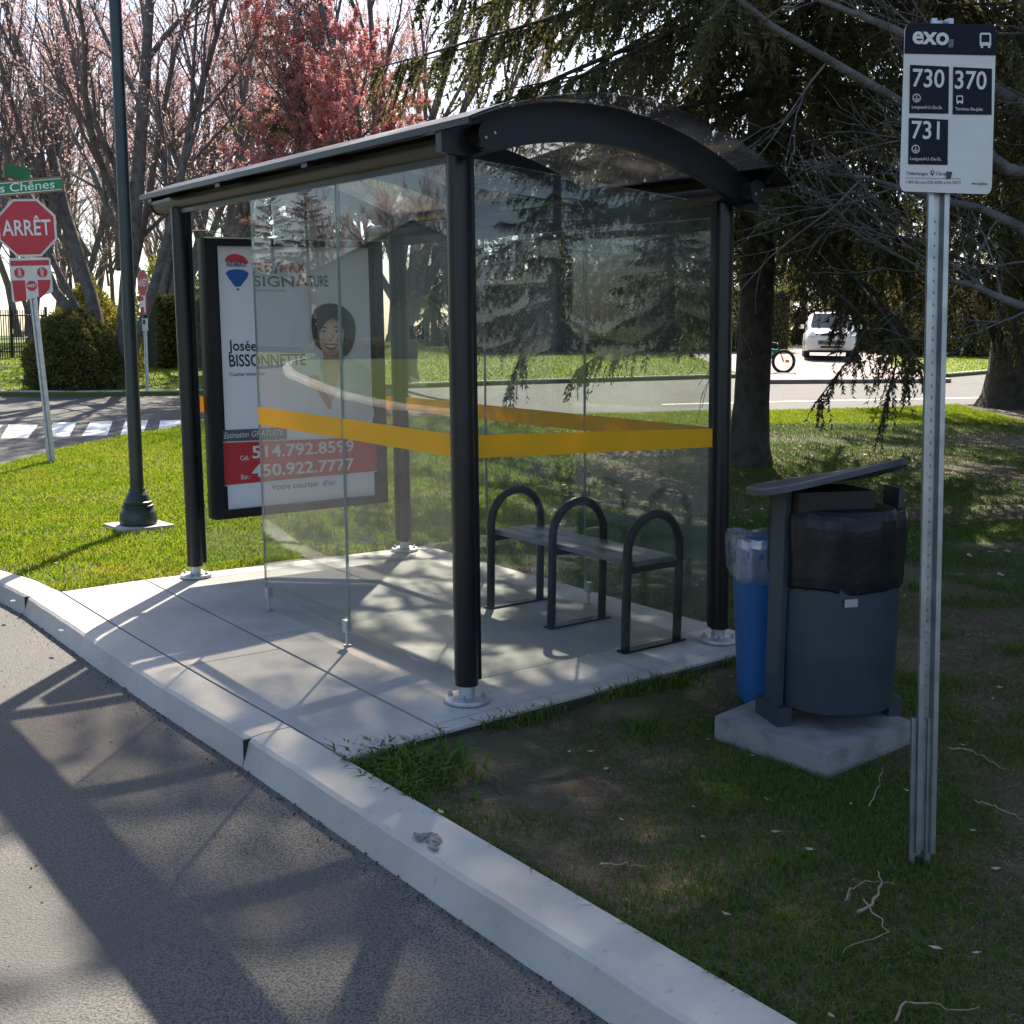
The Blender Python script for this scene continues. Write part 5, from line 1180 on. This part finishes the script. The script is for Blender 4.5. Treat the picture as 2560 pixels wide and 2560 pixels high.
# ------------------------------------------------------------------ cars and bicycle on the driveway
def car(name, loc, rz, label, L_=4.55, W_=1.82, H=1.68, hood=1.02, suv=True):
    t = thing(name, loc, label, 'car'); loc = np.array(loc); c, s = math.cos(rz), math.sin(rz)
    T = lambda p: (loc[0]+p[0]*c-p[1]*s, loc[1]+p[0]*s+p[1]*c, loc[2]+p[2])      # front of the car at -y
    def loft(secs, material, nm, par=t):
        mb = MB(); rings = []
        for y_, z0, z1, w0, w1 in secs:
            r_ = .10; ring = [(-w0, z0), (w0, z0), (w0*1.0, z0+(z1-z0)*.45), ((w0+w1)/2, z0+(z1-z0)*.8), (w1*.86, z1), (-w1*.86, z1), (-(w0+w1)/2, z0+(z1-z0)*.8), (-w0, z0+(z1-z0)*.45)]
            rings.append([T((x_, y_, z)) for x_, z in ring])
        k = 8
        for A, B_ in zip(rings[:-1], rings[1:]): mb.add(A+B_, [(i, (i+1) % k, k+(i+1) % k, k+i) for i in range(k)], smooth=True)
        mb.face(rings[0]); mb.face(rings[-1][::-1]); return mb.build(nm, MT[material], par)
    h = hood; w = W_/2; f = -L_/2
    body = loft([(f, .42, .70, w*.78, w*.70), (f+.10, .30, .88, w*.93, w*.84), (f+.35, .26, h-.06, w*.99, w*.92), (f+1.15, .25, h+.04, w, w*.96), (f+1.9, .25, h+.02, w, w*.97), (-f-.9, .25, h+.02, w, w*.97), (-f-.25, .28, h, w*.98, w*.94), (-f, .40, h-.12, w*.9, w*.85)], 'carpaint', 'body')
    cab = loft([(f+1.0, h-.02, h+.03, w*.88, w*.86), (f+1.75, h-.02, H-.06, w*.90, w*.74), (f+2.1, h-.02, H, w*.91, w*.74), (-f-.75, h-.02, H-.01, w*.91, w*.74), (-f-.30, h-.02, H-.10, w*.90, w*.74), (-f-.04, h-.02, h+.04, w*.88, w*.84)], 'carpaint', 'cabin')
    mb = MB(); mb.face([T(p) for p in [(-w*.78, f+1.02, h+.075), (w*.78, f+1.02, h+.075), (w*.66, f+1.66, H-.075), (-w*.66, f+1.66, H-.075)]]); mb.build('windscreen', MT['carglass'], t)
    for sx in (-1, 1):
        mb = MB(); P = [(sx*w*.925, f+1.45, h+.05), (sx*w*.93, -f-.5, h+.05), (sx*w*.865, -f-.62, H-.14), (sx*w*.865, f+1.95, H-.14)]; mb.face([T(p) for p in (P if sx > 0 else P[::-1])]); mb.build('side_window', MT['carglass'], t)
        mb = MB(); mb.box((sx*(w+.02)-.0, f+1.35, h+.02), (sx*(w+.18), f+1.5, h+.16), T); mb.build('mirror', MT['carpaint'], t, bevel=.02)
        mb = MB(); P = [(sx*w*.58, f+.085, h-.30), (sx*w*.88, f+.14, h-.27), (sx*w*.90, f+.38, h-.10), (sx*w*.66, f+.28, h-.12)]; P = [(x_, y_-.11, z+.02) for x_, y_, z in P]; mb.face([T(p) for p in (P if sx > 0 else P[::-1])]); mb.build('headlight', MT['lampglass'], t)
        mb = MB(); mb.lathe([(.055, 0), (.05, -.02)], (sx*w*.72, 0, 0), 12, lambda p: T((p[0], f+.05+p[2], .52+p[1]))); mb.build('fog_light', MT['blackm'], t)
        for yy in (f+.85, -f-.85):
            mb = MB(); mb.lathe([(.25, -.105), (.345, -.10), (.36, -.06), (.36, .06), (.345, .10), (.25, .105)], (0, 0, 0), 24, lambda p, yy=yy, sx=sx: T((sx*(w-.10)+p[2], yy+p[0], .36+p[1]))); wh_ = mb.build('wheel', MT['rubber'], t)
            mb = MB(); mb.lathe([(.21, -.108), (.21, .108)], (0, 0, 0), 16, lambda p, yy=yy, sx=sx: T((sx*(w-.10)+p[2], yy+p[0], .36+p[1]))); mb.build('rim', MT['chrome'], wh_)
    mb = MB(); mb.box((-w*.5, f-.02, .48), (w*.5, f+.06, .62), T); mb.box((-w*.40, f-.02, .36), (w*.4, f+.05, .43), T); mb.box((-w*.40, f+.0, h-.25), (w*.40, f+.085, h-.16), T); gr = mb.build('grille', MT['blackm'], t)
    mb = MB()
    for z in (.52, .575): mb.box((-w*.5, f-.03, z), (w*.5, f-.015, z+.014), T)
    mb.build('grille_bars', MT['chrome'], gr)
    mb = MB(); mb.box((-w*.9, f+.25, .20), (w*.9, -f-.25, .30), T); mb.build('underside', MT['blackm'], t)
    return t
cp = ong(1566, 681); cy = float(cp[1])+2.3
car('parked_car', (aty(1562, 681, cy)[0], cy, float(G(cy))-.005), math.radians(-14), 'white parked sport utility car facing the street on the driveway', 4.6, 1.84, 1.70, 1.05)
cy2 = cy+10
car('parked_car', (aty(1408, 660, cy2)[0], cy2, float(G(cy2))-.005), math.radians(20), 'white car mostly hidden behind the thick spruce trunk', 4.4, 1.76, 1.42, .9)
bk = ong(1466, 702); bkY = float(bk[1]); z0 = float(G(bkY))
bi = thing('bicycle', (bk[0], bkY, z0), 'small green bicycle with orange reflectors standing on the driveway', 'bicycle')
wr = .31; wf = np.array([aty(1478, 690, bkY)[0], bkY, z0+wr]); wr_ = wf+np.array([-.85, .1, 0])
for c_ in (wf, wr_):
    a = np.linspace(0, 2*np.pi, 25); mb = MB(); mb.tube([c_+np.array([wr*math.cos(t), 0, wr*math.sin(t)]) for t in a], .048, 8, False); wl = mb.build('wheel', MT['rubber'], bi)
    mb = MB()
    for k in range(8): mb.tube([c_, c_+np.array([wr*math.cos(k*.785), 0, wr*math.sin(k*.785)])], .004, 4)
    mb.build('spokes', MT['chrome'], wl)
    mb = MB(); mb.box(c_+np.array([.06, -.02, -.03]), c_+np.array([.16, .02, .05])); mb.build('reflector', MT['bikeorange'], wl)
hd = wf+np.array([-.14, 0, .36]); bbk = wr_+np.array([.38, 0, .0]); seat_ = wr_+np.array([.20, 0, .36])
mb = MB()
for a, b in ((hd, bbk), (hd+np.array([0, 0, -.06]), seat_), (seat_, bbk), (bbk, wr_), (seat_, wr_)): mb.tube([a, b], .05, 8)
mb.build('frame', MT['bikegreen'], bi)
mb = MB(); mb.tube([wf, hd, hd+np.array([-.05, 0, .14])], .016, 8); mb.build('fork', MT['blackm'], bi)
mb = MB(); h_ = hd+np.array([-.05, 0, .14]); mb.tube([h_+np.array([-.1, -.22, .05]), h_+np.array([0, -.1, .04]), h_, h_+np.array([0, .1, .04]), h_+np.array([-.1, .22, .05])], .013, 8); mb.build('handlebar', MT['blackm'], bi)
mb = MB(); mb.box(seat_+np.array([-.14, -.06, .06]), seat_+np.array([.12, .06, .11])); mb.tube([seat_, seat_+np.array([0, 0, .06])], .014, 6); mb.build('saddle', MT['blackm'], bi, bevel=.02)

# ------------------------------------------------------------------ the other side of the street, outside the frame (seen mirrored in the panes)
opp = [(-17.2, 11.2), (-19.6, 13.4), (-23, 15.8), (-26.6, 18.2), (-29.2, 19.6), (-31.5, 20.6), (-34, 21.0), (-60, 24), (-90, 26), (-90, -20), (-13.5, -20), (-13.2, 2), (-14.8, 7.8)]
def opz(x, y): 
    dd = np.clip(np.hypot(np.asarray(x)+14, np.asarray(y)-8)-4, 0, 40); return .0+dd*.030+.0*np.asarray(y)
opz2 = lambda x, y: np.maximum(opz(x, y), G(y)-.03)
sheet('opposite_lawn', opp, opz2, MT['lawn'], 2., .6)
mb = MB(); pk = dense(opp[-3:]+opp[:7], .6)
pts = np.array(pk); t_ = np.gradient(pts, axis=0); t_ /= np.linalg.norm(t_, axis=1, keepdims=True); nrm = np.c_[t_[:, 1], -t_[:, 0]]
V = []
for p, n_ in zip(pts, nrm):
    z = float(opz2(p[0], p[1]))
    for o_, zz in ((.02, -.6), (.02, -.02), (.0, .02), (-.22, .03), (-.22, -.2)): V.append((p[0]+n_[0]*o_, p[1]+n_[1]*o_, z+zz))
mb.add(V, [(i*5+j, i*5+j+1, (i+1)*5+j+1, (i+1)*5+j) for i in range(len(pts)-1) for j in range(4)], smooth=False)
tag(mb.build('opposite_kerb', MT['kerbconc']), kind='structure')
def house(name, c, w_, d_, h, rh, rz, label, wall, roofm, cat='house'):
    z0 = float(opz2(c[0], c[1]))-.1; t = thing(name, (c[0], c[1], z0), label, cat); cc, ss = math.cos(rz), math.sin(rz)
    T = lambda p: (c[0]+p[0]*cc-p[1]*ss, c[1]+p[0]*ss+p[1]*cc, z0+p[2])
    mb = MB(); mb.box((-w_/2, -d_/2, 0), (w_/2, d_/2, h), T)
    for sy in (-1, 1):
        P = [T((-w_/2, sy*d_/2, h)), T((w_/2, sy*d_/2, h)), T((0, sy*d_/2, h+rh))]; mb.face(P if sy < 0 else P[::-1])
    n = int(h/.14)
    for i in range(n): mb.box((-w_/2-.008, -d_/2-.008, i*.14), (w_/2+.008, d_/2+.008, i*.14+.02), T)
    mb.build('wall', MT[wall], t)
    mb = MB()
    for sx in (-1, 1):
        e = .25; P = [(0, -d_/2-e, h+rh+.02), (sx*(w_/2+e), -d_/2-e, h-rh*e*2/w_+.02), (sx*(w_/2+e), d_/2+e, h-rh*e*2/w_+.02), (0, d_/2+e, h+rh+.02)]
        Pt = [T(p) for p in P]; Pu = [T((p[0], p[1], p[2]+.1)) for p in P]
        mb.face(Pu if sx > 0 else Pu[::-1]); mb.face(Pt[::-1] if sx > 0 else Pt)
        for i in range(4): mb.face([Pt[i], Pt[(i+1) % 4], Pu[(i+1) % 4], Pu[i]])
    mb.build('roof', MT[roofm], t)
    mb = MB(); mb.box((-.32, -d_/2-.05, h*.42), (.32, -d_/2-.012, h*.42+.62), T); wn = mb.build('window', MT['trim'], t)
    mb = MB(); mb.box((-.27, -d_/2-.06, h*.42+.05), (-.02, -d_/2-.052, h*.42+.57), T); mb.box((.02, -d_/2-.06, h*.42+.05), (.27, -d_/2-.052, h*.42+.57), T); mb.build('pane', MT['carglass'], wn)
    return t
house('garden_shed', (-35.5, 17.0), 2.1, 2.4, 1.75, .75, math.radians(-108+180), 'white sided garden shed with a small window across the street', 'siding', 'siding', 'shed')
house('house', (-47, 21), 9, 9, 3.4, 2.2, math.radians(72), 'blue grey roofed house behind the garden shed', 'greysiding', 'shingle')
house('house', (-46, 33), 11, 8, 3.0, 1.6, math.radians(72), 'grey house at the corner across the street', 'greysiding', 'shingle')
for i, (az, dist, s_) in enumerate(((-63.0, 62, .85), (-64.9, 58, .85))):
    x_, y_ = -.8+dist*math.sin(math.radians(az)), 5.2+dist*math.cos(math.radians(az)); o = dup(fa, (x_, y_, float(opz2(x_, y_))), i*2., s_, ('pointed pine behind the corner house across the street', 'second pointed pine beside the corner house across the street')[i]); del o['group']
for i, (az, dist, s_) in enumerate(((-66.3, 60, .55), (-67.6, 64, .6), (-68.8, 55, .55), (-70.0, 62, .65), (-71.2, 58, .6), (-72.4, 66, .7), (-74, 60, .6), (-61, 66, .6), (-59, 60, .6))):
    x_, y_ = -.8+dist*math.sin(math.radians(az)), 5.2+dist*math.cos(math.radians(az)); dup(wb if i % 2 else wa, (x_, y_, float(opz2(x_, y_))), i*1.3, s_, 'bare reddish tree behind the houses across the street', 'bare trees behind the houses across the street')
for i, (x_, y_, s_) in enumerate(((-33, 6, .9), (-31, 1, 1.), (-36, 9.5, .85), (-29, -4, 1.), (-34, -8, 1.1), (-40, 3, 1.), (-27, -10, .9))):
    dup(fa, (x_, y_, float(opz2(x_, y_))), i*1.7, s_, 'dark conifer on the lawn across the street', 'conifers on the lawn across the street')
for i, (x_, y_, s_) in enumerate(((19, -3, .85), (23, 0, 1.), (20, 3.5, .9), (24, 7.5, 1.), (21, 11, .9), (26, 13, 1.), (27, 3, 1.1), (25, -6, 1.), (29, 9, 1.1))):
    dup(fa, (x_, y_, float(G(y_))-.02), i*1.7, s_, 'dark conifer on the lawn far to the right of the bus stop sign', 'conifers far to the right of the bus stop sign')
hp0 = [(-38, 13.0), (-33.5, 20.5)]
r6 = np.random.default_rng(90); P = np.array([np.array(hp0[0])+(np.array(hp0[1])-np.array(hp0[0]))*u_ for u_ in r6.random(6000)])
P = np.c_[P+r6.normal(0, .25, P.shape), np.zeros(len(P))]; P[:, 2] = opz2(P[:, 0], P[:, 1])+r6.uniform(0, .75, len(P))
hs = thing('low_hedge', (-36, 17, float(opz2(-36, 17))), 'low dark hedge in front of the white garden shed', 'hedge')
v, q = tuft_tris(P, None, .08, 1, 91, .6); mb = MB(); mb.add(v, q, smooth=False); mb.build('foliage', MT['cedar'], hs)

# ------------------------------------------------------------------ twigs dropped on the shaded lawn
def twig(pts, label, r0=.004, seed=0):
    r = np.random.default_rng(seed); P = []
    for x_, y_ in pts:
        p = ong(x_, y_); p[2] = float(lawn_z(p[0], p[1]))+.026+abs(r.normal(0, .006)); P.append(p)
    P = np.array(P); s = np.linspace(0, len(P)-1, 12); i = np.minimum(s.astype(int), len(P)-2); w_ = (s-i)[:, None]; 
    C = P[i]*(1-w_)+P[i+1]*w_
    for _ in range(2): C[1:-1] = (C[:-2]+C[1:-1]*1.2+C[2:])/3.2
    C[1:-1] += r.normal(0, .004, C[1:-1].shape)
    mb = MB(); mb.tube(C, np.linspace(r0*.8, r0*.3, 12)*r.uniform(.8, 1.2, 12), 6); tag(mb.build('twig', MT['twigw'], loc=P[0]), label, 'twig', 'twigs fallen on the lawn')
twig([(1133, 1627), (1170, 1624), (1219, 1623)], 'straight pale twig lying on the grass near the kerb', .0045, 1)
twig([(1620, 1705), (1650, 1690), (1668, 1650), (1655, 1640)], 'thick broken twig pointing at the bus stop post', .006, 2)
twig([(1595, 1690), (1610, 1665), (1650, 1650), (1690, 1658)], 'thin arched twig beside the bus stop post', .003, 3)
twig([(1630, 1685), (1660, 1720), (1690, 1750), (1620, 1760), (1590, 1790)], 'hooked twig below the bus stop post', .003, 4)
twig([(1690, 1920), (1700, 1880), (1760, 1870), (1790, 1888), (1850, 1880)], 'curly twig at the bottom of the lawn', .004, 5)
twig([(1640, 1510), (1650, 1490), (1662, 1460), (1667, 1430)], 'long thin twig leaning by the concrete slab', .003, 6)
twig([(1790, 1400), (1840, 1405), (1900, 1440)], 'long straight twig on the bare soil right of the post', .005, 7)
twig([(1840, 1500), (1880, 1512), (1932, 1535)], 'dark rigid twig on bare soil at the picture edge', .005, 8)
